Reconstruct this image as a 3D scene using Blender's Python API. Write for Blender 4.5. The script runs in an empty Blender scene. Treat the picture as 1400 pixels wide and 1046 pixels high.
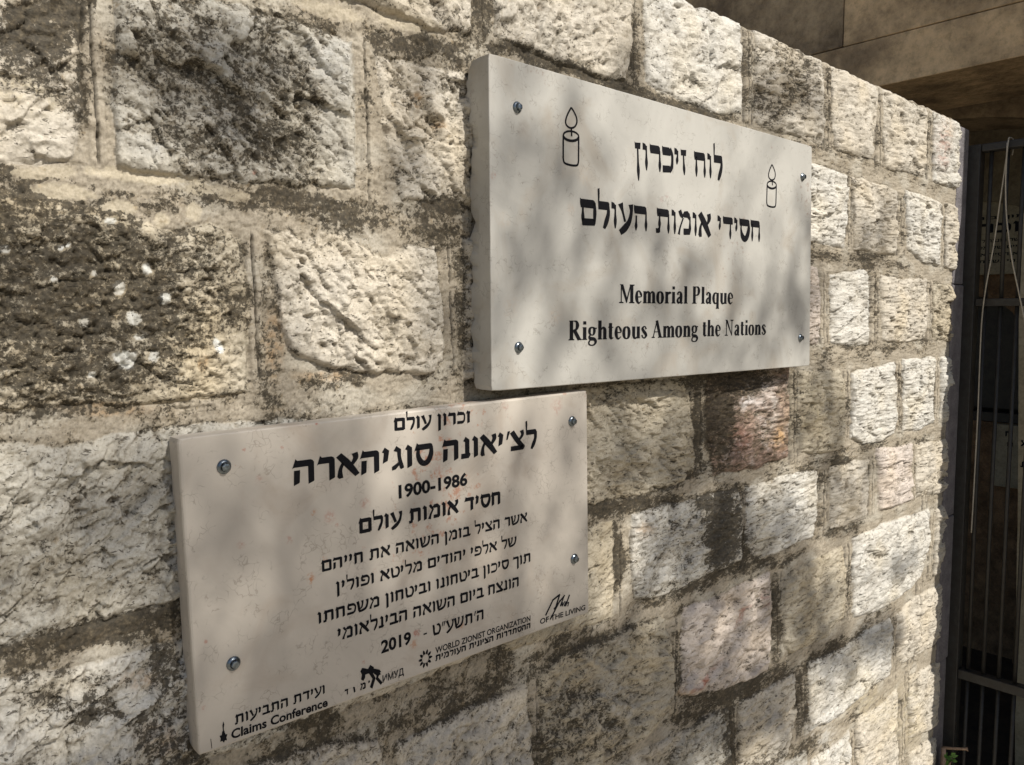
import bpy, math, random
import numpy as np
from mathutils import Vector, Matrix, noise as mnoise

C = bpy.context.scene.collection
scn = bpy.context.scene
rng = random.Random(7)
nrg = np.random.default_rng(5)

# ------------------------------------------------------------------ camera, world, sun, exposure
cam_data = bpy.data.cameras.new('camera')
cam = bpy.data.objects.new('camera', cam_data)
C.objects.link(cam)
scn.camera = cam
cam_data.sensor_width = 36.0
cam_data.lens = 36.0 * 1100.0 / 1400.0
cam_data.clip_start = 0.02
cam_data.clip_end = 500.0
cr = Vector((0.741649, -0.670788, 0.0)); cd = Vector((-0.052888, -0.058475, -0.996887)); cf = Vector((0.668700, 0.739340, -0.078845))
M = Matrix((( cr.x, -cd.x, -cf.x, 0.0), (cr.y, -cd.y, -cf.y, -0.7875), (cr.z, -cd.z, -cf.z, 1.55), (0, 0, 0, 1)))
cam.matrix_world = M

SUN = Vector((0.125, -0.70, 0.70)).normalized()
world = bpy.data.worlds.new('World')
scn.world = world
world.use_nodes = True
wn = world.node_tree
bgn = wn.nodes['Background']
sky = wn.nodes.new('ShaderNodeTexSky')
sky.sky_type = 'NISHITA'
sky.sun_disc = False
sky.sun_elevation = math.asin(SUN.z)
sky.sun_rotation = math.atan2(SUN.x, SUN.y)
sky.air_density = 1.0
sky.dust_density = 1.5
wn.links.new(sky.outputs[0], bgn.inputs[0])
bgn.inputs[1].default_value = 0.07
sd = bpy.data.lights.new('sun', 'SUN')
sd.energy = 4.7
sd.angle = math.radians(0.55)
sd.color = (1.0, 0.95, 0.87)
so = bpy.data.objects.new('sun', sd)
C.objects.link(so)
so.rotation_euler = SUN.to_track_quat('Z', 'Y').to_euler()
so.location = SUN * 20
scn.view_settings.view_transform = 'Standard'
scn.view_settings.look = 'None'
scn.view_settings.gamma = 1.0
scn.view_settings.use_curve_mapping = False
scn.view_settings.exposure = 0.25

# ------------------------------------------------------------------ traced measurements (metres in the wall plane)
STAINS_UPPER = [(0.6711, 1.7961, 0.0105, 0.4, (0.3, 0.27, 0.24)), (0.6968, 1.7869, 0.0107, 0.4, (0.3, 0.27, 0.24)), (0.9786, 1.7276, 0.0053, 0.6, (0.33, 0.2, 0.18)), (0.9909, 1.7331, 0.0064, 0.4, (0.33, 0.2, 0.18)), (0.9122, 1.7437, 0.0031, 0.6, (0.3, 0.27, 0.24)), (1.2959, 1.7247, 0.0031, 0.9, (0.34, 0.16, 0.12)), (0.7829, 1.696, 0.0115, 0.3, (0.45, 0.33, 0.24)), (0.8109, 1.7421, 0.0193, 0.25, (0.45, 0.35, 0.25)), (0.7563, 1.5558, 0.0173, 0.35, (0.45, 0.35, 0.26)), (1.1632, 1.7245, 0.0166, 0.3, (0.3, 0.27, 0.24)), (1.2, 1.6247, 0.0146, 0.4, (0.3, 0.27, 0.24)), (1.2072, 1.5599, 0.005, 0.7, (0.3, 0.27, 0.24)), (0.8745, 1.5044, 0.0083, 0.4, (0.3, 0.27, 0.24)), (1.049, 1.4998, 0.0092, 0.3, (0.3, 0.27, 0.24)), (0.6662, 1.6721, 0.0125, 0.3, (0.45, 0.35, 0.26)), (0.6485, 1.7231, 0.0052, 0.6, (0.3, 0.16, 0.12)), (1.1194, 1.7783, 0.0115, 0.3, (0.3, 0.27, 0.24)), (0.6783, 1.5646, 0.0183, 0.3, (0.44, 0.35, 0.27))]
STAINS_LOWER = [(0.4114, 1.4403, 0.0023, 0.9, (0.36, 0.13, 0.09)), (0.3319, 1.4218, 0.0026, 0.7, (0.36, 0.13, 0.09)), (0.3721, 1.4189, 0.0026, 0.7, (0.36, 0.13, 0.09)), (0.4011, 1.2765, 0.0071, 0.9, (0.42, 0.2, 0.1)), (0.4178, 1.292, 0.0063, 0.7, (0.42, 0.2, 0.1)), (0.406, 1.3465, 0.0047, 0.8, (0.42, 0.2, 0.1)), (0.4336, 1.3276, 0.0032, 0.7, (0.36, 0.13, 0.09)), (0.4696, 1.3477, 0.0082, 0.5, (0.36, 0.13, 0.09)), (0.4258, 1.3393, 0.0095, 0.4, (0.36, 0.13, 0.09)), (0.537, 1.1802, 0.0062, 0.8, (0.36, 0.13, 0.09)), (0.5337, 1.1678, 0.0071, 0.7, (0.42, 0.2, 0.1)), (0.6054, 1.1703, 0.0065, 0.7, (0.42, 0.2, 0.1)), (0.3771, 1.322, 0.0054, 0.5, (0.36, 0.13, 0.09)), (0.3263, 1.3263, 0.0058, 0.35, (0.36, 0.13, 0.09)), (0.2852, 1.1723, 0.0036, 0.5, (0.36, 0.13, 0.09)), (0.2886, 1.2381, 0.0029, 0.6, (0.36, 0.13, 0.09)), (0.4638, 1.1661, 0.0034, 0.7, (0.36, 0.13, 0.09)), (0.7712, 1.4327, 0.014, 0.35, (0.36, 0.13, 0.09)), (0.676, 1.4396, 0.0075, 0.3, (0.36, 0.13, 0.09)), (0.7417, 1.2116, 0.0101, 0.4, (0.3, 0.27, 0.24)), (0.7553, 1.2695, 0.0142, 0.3, (0.3, 0.27, 0.24)), (0.347, 1.3897, 0.0059, 0.3, (0.36, 0.13, 0.09)), (0.2877, 1.3014, 0.0021, 0.7, (0.3, 0.27, 0.24)), (0.571, 1.3728, 0.0088, 0.3, (0.36, 0.13, 0.09))]
STONES = [([(0.4077, 2.0623), (0.6523, 2.0632), (0.6492, 1.8977), (0.5954, 1.8922), (0.5335, 1.8986), (0.45, 1.8974), (0.4079, 1.898)], 'c', 'h', -35, 0.35), ([(0.6829, 2.063), (0.9504, 2.0622), (0.9574, 1.9557), (0.945, 1.8984), (0.8805, 1.8942), (0.8205, 1.8941), (0.7578, 1.8992), (0.7123, 1.9058), (0.6874, 1.9092)], 'c', 'h', 60, 0.12), ([(0.9827, 2.0618), (1.1246, 2.0635), (1.2491, 2.0605), (1.2568, 1.9853), (1.2556, 1.905), (1.1825, 1.8904), (1.1097, 1.8956), (1.0236, 1.9025), (0.9929, 1.9119)], 'w', 's', 70, 0.05), ([(1.2909, 2.0644), (1.4009, 2.0645), (1.5411, 2.0602), (1.5505, 1.9612), (1.5518, 1.8936), (1.4371, 1.8922), (1.3328, 1.8934), (1.2981, 1.9032)], 'c', 'p', 60, 0.33), ([(1.5774, 2.0594), (1.7772, 2.0566), (1.7867, 1.9859), (1.769, 1.8934), (1.6791, 1.8907), (1.6011, 1.8933), (1.5836, 1.9669)], 'c', 's', 75, 0.06), ([(1.8102, 2.0552), (2.0571, 2.0541), (2.0666, 1.9631), (2.0479, 1.8867), (1.9379, 1.8856), (1.8399, 1.8835), (1.817, 1.9752)], 'c', 'p', 80, 0.25), ([(2.0886, 2.0526), (2.2973, 2.0512), (2.2964, 1.8874), (2.2063, 1.8814), (2.1065, 1.8847)], 'w', 'p', 85, 0.2), ([(0.0922, 1.8916), (0.2075, 1.8721), (0.2066, 1.7891), (0.2065, 1.7392), (0.1983, 1.6928), (0.1729, 1.6821), (0.1408, 1.6822), (0.0823, 1.6829)], 'c', 's', 25, 0.25), ([(0.2362, 1.8663), (0.3305, 1.8612), (0.4236, 1.861), (0.4823, 1.8541), (0.4838, 1.7801), (0.4833, 1.6974), (0.4031, 1.6894), (0.3254, 1.6873), (0.2698, 1.6849), (0.2316, 1.6895)], 'g', 'h', -38, 0.5), ([(0.5122, 1.8441), (0.5529, 1.8495), (0.595, 1.8499), (0.7315, 1.8575), (0.7318, 1.6694), (0.6625, 1.6843), (0.633, 1.6906), (0.6182, 1.6998), (0.5936, 1.6904), (0.5438, 1.6881), (0.536, 1.7148), (0.5218, 1.7703)], 'c', 'h', -50, 0.22), ([(0.7539, 1.8495), (1.3, 1.8617), (1.3071, 1.7018), (0.7545, 1.6691)], 'd', 'h', 0, 0.3), ([(1.3347, 1.8537), (1.5244, 1.8559), (1.6588, 1.8493), (1.6622, 1.7567), (1.6531, 1.6988), (1.5953, 1.6984), (1.5046, 1.6986), (1.3419, 1.7016)], 'w', 'p', 75, 0.12), ([(1.6788, 1.8486), (1.7872, 1.8472), (1.8975, 1.8449), (1.9091, 1.7604), (1.9071, 1.6939), (1.7998, 1.6931), (1.7003, 1.6955)], 'c', 'p', 75, 0.15), ([(1.9497, 1.8471), (2.0606, 1.8484), (2.1626, 1.8408), (2.1685, 1.7438), (2.1658, 1.6818), (2.0635, 1.6897), (1.9712, 1.7074)], 'w', 'p', 80, 0.2), ([(2.1863, 1.8431), (2.323, 1.841), (2.3435, 1.6741), (2.1998, 1.6796)], 'c', 'p', 80, 0.2), ([(0.0674, 1.6571), (0.1397, 1.6552), (0.1944, 1.6527), (0.2488, 1.6414), (0.2884, 1.635), (0.3169, 1.6455), (0.3499, 1.6315), (0.3538, 1.5766), (0.3546, 1.5172), (0.3504, 1.4755), (0.3191, 1.4715), (0.2494, 1.4699), (0.1757, 1.4707), (0.1318, 1.4728), (0.0585, 1.4727)], 'y', 'r', 5, 0.62), ([(0.3743, 1.6383), (0.402, 1.6425), (0.4169, 1.6336), (0.4361, 1.6411), (0.4675, 1.6449), (0.4954, 1.6273), (0.5247, 1.6206), (0.5504, 1.6372), (0.5931, 1.6372), (0.5993, 1.582), (0.6042, 1.5015), (0.5862, 1.4825), (0.533, 1.4884), (0.5028, 1.4856), (0.4332, 1.5008), (0.399, 1.516), (0.3865, 1.547), (0.3828, 1.5924)], 'c', 'h', -40, 0.08), ([(0.634, 1.6531), (0.8526, 1.6444), (0.8544, 1.4701), (0.6353, 1.4729)], 'd', 'h', 0, 0.3), ([(0.8759, 1.6436), (1.3343, 1.6484), (1.3416, 1.4935), (0.878, 1.469)], 'd', 'h', 0, 0.3), ([(1.3693, 1.6633), (1.5431, 1.6504), (1.554, 1.5735), (1.5494, 1.5), (1.3775, 1.4981)], 'p', 'p', 70, 0.12), ([(1.5928, 1.6422), (1.6798, 1.6515), (1.7483, 1.659), (1.7819, 1.6429), (1.7849, 1.5597), (1.7794, 1.492), (1.6915, 1.4908), (1.6084, 1.5018)], 'w', 's', 60, 0.1), ([(1.8294, 1.651), (1.9198, 1.6426), (2.0947, 1.6485), (2.1066, 1.5788), (2.0963, 1.5014), (1.996, 1.4908), (1.8574, 1.5003), (1.8357, 1.5762)], 'c', 'p', 80, 0.2), ([(2.1416, 1.6428), (2.3482, 1.6356), (2.3669, 1.4831), (2.1426, 1.5006)], 'y', 'p', 85, 0.4), ([(0.0574, 1.4498), (0.1098, 1.4423), (0.1413, 1.4451), (0.1632, 1.4409), (0.1801, 1.4365), (0.2102, 1.4413), (0.242, 1.445), (0.2687, 1.4474), (0.3184, 1.4466), (0.4144, 1.4407), (0.4151, 1.2752), (0.3363, 1.2728), (0.2664, 1.2743), (0.2359, 1.2696), (0.1915, 1.2685), (0.1562, 1.2699), (0.1283, 1.2659), (0.0484, 1.2648)], 'g', 'h', 38, 0.16), ([(0.4337, 1.4414), (0.7416, 1.4417), (0.7419, 1.2972), (0.433, 1.2755)], 'd', 'h', 0, 0.3), ([(0.7636, 1.4412), (0.8546, 1.4511), (0.9882, 1.4525), (1.1028, 1.4514), (1.1201, 1.4175), (1.1368, 1.3481), (1.1386, 1.2917), (1.0776, 1.2739), (0.9919, 1.272), (0.9049, 1.2739), (0.7642, 1.2772)], 'y', 'h', -45, 0.12), ([(1.1627, 1.4708), (1.4409, 1.4698), (1.4461, 1.3743), (1.4455, 1.2811), (1.3365, 1.2731), (1.1933, 1.2782), (1.169, 1.3449)], 'r', 'r', 60, 0.35), ([(1.4846, 1.4467), (1.6447, 1.4428), (1.6696, 1.4199), (1.6819, 1.3407), (1.6768, 1.2701), (1.5761, 1.2705), (1.4967, 1.2854)], 'y', 'p', 80, 0.18), ([(1.7059, 1.4338), (1.8017, 1.4426), (1.9291, 1.4495), (1.9402, 1.3715), (1.936, 1.2817), (1.8655, 1.2663), (1.7785, 1.2704), (1.7162, 1.2931)], 'w', 'p', 80, 0.14), ([(1.9739, 1.4566), (2.1668, 1.4521), (2.1722, 1.3568), (2.1703, 1.2856), (2.0829, 1.2749), (1.9862, 1.2786)], 'w', 'p', 80, 0.1), ([(2.2057, 1.4508), (2.3708, 1.4514), (2.393, 1.2703), (2.2244, 1.2809)], 'w', 'p', 80, 0.1), ([(0.0473, 1.2411), (0.1217, 1.2369), (0.1548, 1.2351), (0.1902, 1.2346), (0.2281, 1.234), (0.2721, 1.2324), (0.3351, 1.2305), (0.4097, 1.2288), (0.4115, 1.106), (0.3475, 1.1001), (0.2643, 1.1008), (0.1161, 1.1067), (0.0409, 1.1097)], 'w', 'h', 40, 0.4), ([(0.4389, 1.2534), (0.676, 1.2636), (0.6794, 1.1172), (0.6356, 1.107), (0.5439, 1.1018), (0.4819, 1.102), (0.4358, 1.0976)], 'c', 's', 30, 0.2), ([(0.7017, 1.2618), (0.8727, 1.2437), (0.9256, 1.2424), (0.9336, 1.1644), (0.9296, 1.0903), (0.8584, 1.0918), (0.7822, 1.0928), (0.7016, 1.0999)], 'y', 's', 40, 0.12), ([(0.9708, 1.2462), (1.0684, 1.246), (1.1508, 1.2432), (1.2686, 1.2442), (1.2849, 1.1985), (1.2888, 1.105), (1.1995, 1.1009), (1.0332, 1.0945), (0.9806, 1.107), (0.9686, 1.1686)], 'w', 'r', 60, 0.42), ([(1.3002, 1.2424), (1.3901, 1.2424), (1.5018, 1.2479), (1.5689, 1.2363), (1.5711, 1.1518), (1.5587, 1.1002), (1.4526, 1.0948), (1.3499, 1.0924), (1.3001, 1.1302)], 'w', 'p', 40, 0.16), ([(1.6228, 1.2372), (1.7099, 1.2375), (1.8071, 1.2358), (1.8105, 1.1465), (1.8069, 1.0965), (1.7026, 1.0979), (1.6351, 1.1003)], 'c', 'p', 75, 0.15), ([(1.8393, 1.2573), (1.9558, 1.2447), (2.0411, 1.2463), (2.0489, 1.1655), (2.0505, 1.103), (1.9482, 1.0992), (1.8675, 1.1035)], 'p', 'p', 75, 0.08), ([(2.0684, 1.2398), (2.3981, 1.2294), (2.4156, 1.0863), (2.0774, 1.1026)], 'c', 'p', 80, 0.12), ([(0.2708, 1.0792), (0.3389, 1.0793), (0.4152, 1.0734), (0.5012, 1.0506), (0.516, 1.0012), (0.5089, 0.8744), (0.3837, 0.8586), (0.2639, 0.8619)], 'c', 'h', 30, 0.2), ([(0.527, 1.0338), (0.5878, 1.0382), (0.6601, 1.04), (0.7452, 1.0433), (0.7553, 0.9816), (0.7585, 0.8672), (0.5249, 0.876)], 'c', 'h', 25, 0.15), ([(0.7708, 1.0459), (0.8121, 1.0639), (0.8912, 1.0604), (0.9599, 1.0626), (1.0495, 1.0585), (1.0786, 1.0083), (1.0888, 0.9291), (1.0716, 0.8902), (1.019, 0.8733), (0.9456, 0.8612), (0.7715, 0.8727)], 'y', 'h', -30, 0.25), ([(1.1078, 1.0614), (1.1898, 1.057), (1.2957, 1.0594), (1.3909, 1.0623), (1.4052, 0.9908), (1.3951, 0.8646), (1.2789, 0.8689), (1.1621, 0.8887), (1.1058, 0.9109)], 'p', 'h', 50, 0.12), ([(1.4442, 1.0405), (1.5434, 1.0494), (1.6883, 1.0567), (1.7109, 0.9818), (1.7068, 0.8919), (1.6174, 0.8714), (1.4789, 0.8727), (1.4456, 0.9063)], 'y', 'p', 50, 0.2), ([(1.7366, 1.0639), (1.8901, 1.0685), (2.1602, 1.0634), (2.1839, 0.9748), (2.1308, 0.8894), (2.0117, 0.864), (1.8678, 0.8631), (1.7541, 0.8748)], 'w', 'p', 60, 0.1), ([(2.2097, 1.0535), (2.42, 1.0506), (2.4409, 0.8802), (2.2195, 0.8699)], 'c', 'p', 80, 0.1), ([(1.0491, 0.8308), (1.1204, 0.8409), (1.1858, 0.8446), (1.2534, 0.8381), (1.266, 0.7608), (1.2667, 0.6185), (1.0538, 0.6336)], 'g', 'r', 60, 0.4), ([(1.2925, 0.8363), (1.3832, 0.8315), (1.4961, 0.8279), (1.5072, 0.7344), (1.4921, 0.6852), (1.4484, 0.6321), (1.3009, 0.6326)], 'c', 'p', 60, 0.18), ([(1.55, 0.835), (1.6875, 0.8226), (1.8317, 0.8304), (1.9555, 0.8284), (1.9742, 0.7594), (1.9644, 0.6794), (1.8059, 0.6757), (1.6984, 0.6637), (1.5653, 0.6824)], 'w', 'p', 60, 0.12), ([(1.9895, 0.8252), (2.08, 0.844), (2.2726, 0.8441), (2.4451, 0.8456), (2.4667, 0.67), (2.2705, 0.6771), (2.142, 0.6836), (2.0503, 0.6853), (1.9994, 0.7153)], 'c', 'p', 80, 0.1), ([(1.5757, 0.6142), (1.6851, 0.6061), (1.7477, 0.6175), (1.7795, 0.4304), (1.5878, 0.4125)], 'w', 'p', 60, 0.06), ([(1.7832, 0.631), (1.9074, 0.6244), (2.0073, 0.6288), (2.0322, 0.401), (1.8065, 0.419)], 'c', 'p', 70, 0.1), ([(2.0767, 0.643), (2.2709, 0.6261), (2.4741, 0.6097), (2.4963, 0.4282), (2.275, 0.4462), (2.0978, 0.4693)], 'c', 'p', 80, 0.06), ([(2.0965, 0.4345), (2.2731, 0.4159), (2.5011, 0.389), (2.5264, 0.1829), (2.1152, 0.2387)], 'c', 'p', 80, 0.1), ([(1.5898, 0.3783), (2.0413, 0.3004), (2.0656, 0.0321), (1.6056, 0.1169)], 'c', 'p', 70, 0.1), ([(2.1182, 0.2073), (2.5317, 0.14), (2.5621, -0.1079), (2.1405, -0.0271)], 'c', 'p', 80, 0.1)]
GROOVES = [(0.2142, 1.8649, 0.2188, 1.6892, 0.0016), (0.4963, 1.8596, 0.5001, 1.6798, 0.0016), (0.3593, 1.6372, 0.364, 1.4868, 0.0016), (0.6121, 1.6445, 0.619, 1.481, 0.0016), (0.6639, 2.0645, 0.6681, 1.9047, 0.0016), (0.9622, 2.0613, 0.962, 1.8953, 0.0016), (1.2722, 2.0599, 1.2771, 1.8923, 0.0016), (1.5594, 2.0557, 1.5705, 1.8862, 0.0016), (1.7957, 2.0524, 1.8096, 1.8876, 0.0016), (2.0709, 2.0496, 2.0881, 1.8861, 0.0022), (1.6623, 1.8467, 1.6696, 1.6998, 0.0022), (1.9255, 1.8445, 1.9392, 1.6956, 0.0022), (2.1728, 1.8346, 2.1801, 1.6824, 0.0022), (1.5678, 1.6441, 1.5775, 1.4935, 0.0022), (1.8041, 1.6404, 1.8134, 1.4815, 0.0022), (2.1184, 1.642, 2.1253, 1.4881, 0.0022), (1.1464, 1.4467, 1.1537, 1.2859, 0.0022), (1.4617, 1.4477, 1.4691, 1.2638, 0.0022), (1.6885, 1.4378, 1.6958, 1.2887, 0.0022), (1.9496, 1.4487, 1.961, 1.2793, 0.0022), (2.1863, 1.4496, 2.195, 1.2797, 0.0022), (1.5975, 1.2311, 1.5997, 1.0973, 0.0022), (1.8258, 1.2369, 1.8292, 1.1012, 0.0022), (2.0548, 1.2413, 2.0633, 1.1085, 0.0022), (0.9427, 1.2406, 0.9436, 1.0868, 0.0022), (1.2883, 1.2359, 1.2933, 1.115, 0.0022), (0.6911, 1.1079, 0.6884, 1.0611, 0.0022), (0.7636, 1.0482, 0.7671, 0.88, 0.0022), (1.0919, 1.0426, 1.09, 0.8839, 0.0022), (1.4185, 1.0535, 1.4248, 0.875, 0.0022), (1.7197, 1.054, 1.7253, 0.8788, 0.0022), (2.1953, 1.05, 2.1993, 0.8743, 0.0022), (1.2731, 0.8287, 1.2831, 0.6402, 0.0022), (1.5228, 0.8306, 1.5346, 0.6775, 0.0022), (1.9727, 0.824, 1.9835, 0.655, 0.0022), (1.7663, 0.6108, 1.7782, 0.4487, 0.0022), (2.0406, 0.6466, 2.0599, 0.3901, 0.0022), (2.1434, 1.2244, 2.1401, 0.983, 0.0022), (2.1308, 0.8894, 2.1189, 0.6805, 0.0022), (2.0952, 0.6874, 2.0442, 0.5597, 0.0022)]
DIRT = [(0.1775, 1.7946, 30.082, -13.509, -5.852, -18.196, 0.75), (0.1977, 1.7377, 66.868, -2.599, 3.772, -21.472, 0.8), (0.1561, 1.7955, 47.579, -2.008, 10.172, -42.54, 0.5), (0.1453, 1.666, 23.925, -3.084, 0.006, -103.267, 0.6), (0.2121, 1.6544, 13.982, -1.813, -0.832, -77.257, 0.55), (0.2838, 1.8062, 19.136, -5.997, -2.002, -25.992, 0.3), (0.3888, 1.7712, 13.865, -0.34, 4.0, -22.769, 0.22), (0.3488, 1.7287, 13.259, -0.364, 5.131, -35.026, 0.34), (0.4027, 1.6721, 9.33, -1.028, 1.792, -77.596, 0.95), (0.5508, 1.6745, 10.795, -1.44, 0.595, -98.171, 0.6), (0.4407, 1.8651, 17.197, -5.8, -1.343, -63.477, 0.55), (0.5635, 1.8699, 11.147, -3.632, 0.528, -64.928, 0.85), (0.6284, 1.8723, 30.465, -7.759, 4.453, -70.941, 0.85), (0.6046, 1.6897, 22.539, -1.609, 5.279, -95.167, 0.95), (0.4911, 1.6587, 13.206, -1.753, -0.548, -102.243, 0.7), (0.577, 1.6578, 18.673, -2.496, -0.408, -72.084, 0.6), (0.6289, 1.5826, 71.704, -0.446, 0.241, -11.06, 0.6), (0.3774, 1.509, 56.048, -1.394, -0.616, -18.74, 0.55), (0.4328, 1.4832, 15.941, -2.11, -12.568, -88.727, 0.6), (0.6658, 1.9262, 60.175, -0.214, 6.195, -25.304, 1.0), (0.7713, 1.8955, 8.065, -3.163, 0.205, -92.093, 1.0), (0.9451, 1.8922, 15.57, -6.574, 0.016, -101.491, 1.0), (1.0901, 1.8887, 7.596, -3.398, -0.17, -105.51, 0.9), (1.249, 1.8977, 15.157, -7.183, 0.275, -97.551, 0.5), (0.9644, 1.9466, 65.054, 1.259, 3.411, -15.78, 0.9), (0.1736, 1.5601, 6.818, -0.274, 0.102, -10.558, 0.42), (0.1659, 1.5096, 11.157, -0.453, -1.024, -26.287, 0.35), (0.2048, 1.6186, 12.049, -1.562, -1.722, -38.586, 0.3), (0.1492, 1.6333, 31.333, -1.322, 2.244, -27.49, 0.35), (0.3446, 1.5764, 93.632, -2.569, 0.247, -11.372, 0.3), (0.1989, 1.4636, 11.126, -0.119, -5.159, -108.208, 0.55), (0.191, 1.2563, 12.065, 1.802, -1.583, -55.263, 0.95), (0.2522, 1.2597, 30.265, 7.006, 4.023, -66.979, 0.8), (0.1333, 1.2548, 31.352, 3.757, -3.827, -69.115, 0.7), (0.1889, 1.2004, 20.428, -0.776, -11.9, -36.07, 0.35), (0.2386, 1.1549, 29.744, -1.02, -9.759, -27.401, 0.35), (0.2571, 1.2, 65.864, -2.176, -8.451, -27.232, 0.45), (0.265, 1.123, 28.311, -0.914, -16.693, -44.404, 0.5), (0.4246, 1.0887, 27.394, -0.567, -13.928, -39.108, 0.6), (0.3888, 1.0765, 20.665, 7.019, 0.481, -56.264, 0.6), (0.5995, 1.0602, 6.599, 2.828, 0.571, -43.667, 0.75), (0.6989, 1.0884, 37.836, -0.036, -7.219, -24.548, 0.7), (0.8587, 1.0638, 6.741, 3.015, -1.377, -38.249, 0.55), (0.5432, 1.0465, 16.644, 6.48, -0.917, -71.58, 0.4), (0.9134, 1.2624, 8.728, 2.011, -4.46, -73.291, 1.0), (0.9922, 1.2579, 8.046, 2.549, -2.387, -83.508, 0.9), (1.0974, 1.2847, 9.783, 7.513, 10.178, -60.032, 0.8), (1.1424, 1.3725, 52.495, 1.66, -0.944, -10.705, 1.0), (1.2004, 1.393, 20.317, 0.73, -0.848, -11.18, 0.7), (1.2326, 1.4423, 7.239, 0.278, -1.985, -38.754, 0.85), (0.9884, 1.4434, 6.168, 0.126, -3.587, -62.545, 0.5), (1.2196, 1.1762, 16.74, 0.615, -2.462, -13.765, 0.85), (1.2803, 1.134, 18.677, 0.766, -5.454, -28.202, 1.0), (1.2065, 1.2244, 14.716, 0.529, -8.575, -54.698, 0.8), (1.276, 1.2377, 20.7, 0.85, -10.807, -74.289, 0.6), (1.2228, 1.0892, 6.611, 4.184, 0.846, -76.59, 0.7), (1.0333, 1.0883, 9.257, 4.115, -4.073, -78.108, 0.5), (0.9399, 1.2033, 72.171, 1.193, -2.781, -14.525, 0.8), (1.0915, 0.9793, 69.753, 1.89, -3.81, -13.1, 0.6), (1.4206, 0.9576, 45.156, 2.282, -2.922, -11.302, 0.9), (1.2194, 0.8632, 6.981, 4.087, -3.966, -42.096, 1.0), (1.4235, 0.8455, 10.248, 6.639, -4.796, -51.266, 0.8), (1.2581, 0.7778, 34.497, 1.326, -4.309, -11.88, 0.95), (1.53, 0.758, 36.484, 2.098, -3.82, -11.578, 0.85), (1.6869, 0.831, 4.211, 3.86, -0.863, -51.99, 0.85), (1.889, 0.8454, 9.632, 9.023, -2.044, -61.825, 0.6), (0.8599, 0.9507, 10.353, 0.109, -6.095, -17.602, 0.35), (0.8131, 0.9281, 13.078, 0.094, -11.078, -29.995, 0.4), (1.8012, 1.6756, 4.533, -1.179, -0.926, -51.732, 0.8), (1.5658, 1.6762, 8.194, -1.185, 0.291, -68.422, 0.6), (1.8138, 1.5679, 53.535, 4.398, 0.082, -12.312, 0.9), (1.8167, 1.4863, 5.336, 0.437, -1.608, -67.836, 0.75), (1.6763, 1.4663, 5.937, 0.424, -2.112, -64.28, 0.4), (2.1067, 1.4885, 7.248, 0.749, -1.424, -68.931, 0.45), (1.7973, 1.2651, 6.91, 2.765, -2.629, -65.92, 0.7), (1.9971, 1.2527, 7.951, 2.589, -4.331, -69.567, 0.5), (1.5929, 1.2532, 6.44, 1.699, -5.828, -80.731, 0.6), (1.5015, 1.2524, 8.674, 2.167, -6.308, -83.762, 0.5), (1.7838, 1.8891, 4.778, -2.226, 1.587, -78.382, 0.7), (1.4049, 1.9893, 10.088, -4.972, 0.533, -12.217, 0.3), (1.3575, 1.9025, 10.281, -5.059, 0.453, -92.757, 0.5), (1.4517, 1.8766, 9.382, -4.79, -0.673, -101.355, 0.6), (1.669, 1.091, 8.998, 4.882, -4.144, -66.587, 0.75), (1.3983, 1.0766, 7.909, 4.33, -3.583, -73.137, 0.7), (1.5891, 1.1644, 52.687, 3.345, -2.028, -12.933, 0.6), (1.6655, 1.757, 60.198, 4.341, 1.083, -13.265, 0.5), (1.9316, 1.7787, 49.221, 4.548, 0.98, -12.006, 0.6), (2.0798, 1.965, 44.392, 4.666, 1.627, -11.564, 0.5), (1.8024, 1.9729, 54.286, 4.551, 2.028, -12.818, 0.5), (1.5645, 1.9778, 65.669, 4.306, 2.068, -11.775, 0.6), (1.2735, 1.9764, 71.002, 3.066, 2.292, -11.527, 0.5), (1.691, 1.3558, 58.576, 4.21, -1.066, -14.06, 0.6), (1.9568, 1.3705, 48.162, 4.406, -0.73, -11.498, 0.6), (1.4659, 1.3728, 58.608, 3.247, -0.877, -11.561, 0.6), (1.7228, 0.9626, 56.78, 4.095, -2.734, -12.07, 0.7), (1.9785, 0.7582, 58.957, 5.251, -3.353, -12.065, 0.5), (1.5677, 0.6414, 13.051, 11.19, -2.492, -37.332, 0.8), (1.4177, 0.6822, 14.566, 11.836, -2.141, -39.81, 0.4), (1.8087, 0.6398, 8.172, 7.757, -3.676, -59.714, 0.4), (2.0317, 1.8729, 5.941, -2.295, 3.114, -96.144, 0.4), (0.4978, 1.7745, 131.709, -2.14, 2.285, -13.931, 0.35), (0.2284, 1.7685, 206.023, -7.548, 3.13, -15.742, 0.35)]
CLEAN = [(0.1631, 1.7075, 26.362, -7.842, -7.258, -39.082, 0.9), (0.4663, 1.8236, 37.02, -0.692, 5.304, -25.918, 0.6), (0.4648, 1.7457, 44.162, -0.826, 3.748, -25.586, 0.7), (0.251, 1.7045, 39.173, -1.362, 10.467, -76.001, 0.7), (0.4316, 1.839, 24.196, -8.159, -2.968, -70.693, 0.3), (0.3428, 1.5101, 65.219, -1.789, -1.108, -33.731, 0.6), (0.3127, 1.5039, 45.674, -1.355, -1.346, -34.539, 0.3), (0.1208, 1.2164, 93.08, -4.001, -8.633, -25.66, 0.7), (0.1528, 1.1855, 58.104, -2.357, -17.627, -49.495, 0.5), (0.1995, 1.2353, 40.762, 14.758, 24.407, -93.935, 0.9), (0.2266, 1.1916, 76.303, -2.689, -32.531, -99.594, 0.9), (0.2063, 1.1664, 56.296, -2.063, -22.843, -64.138, 0.9), (0.193, 1.1445, 73.162, -2.747, -38.686, -101.479, 0.9), (0.1746, 1.2188, 140.182, -5.479, -23.24, -73.348, 0.5)]
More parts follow.
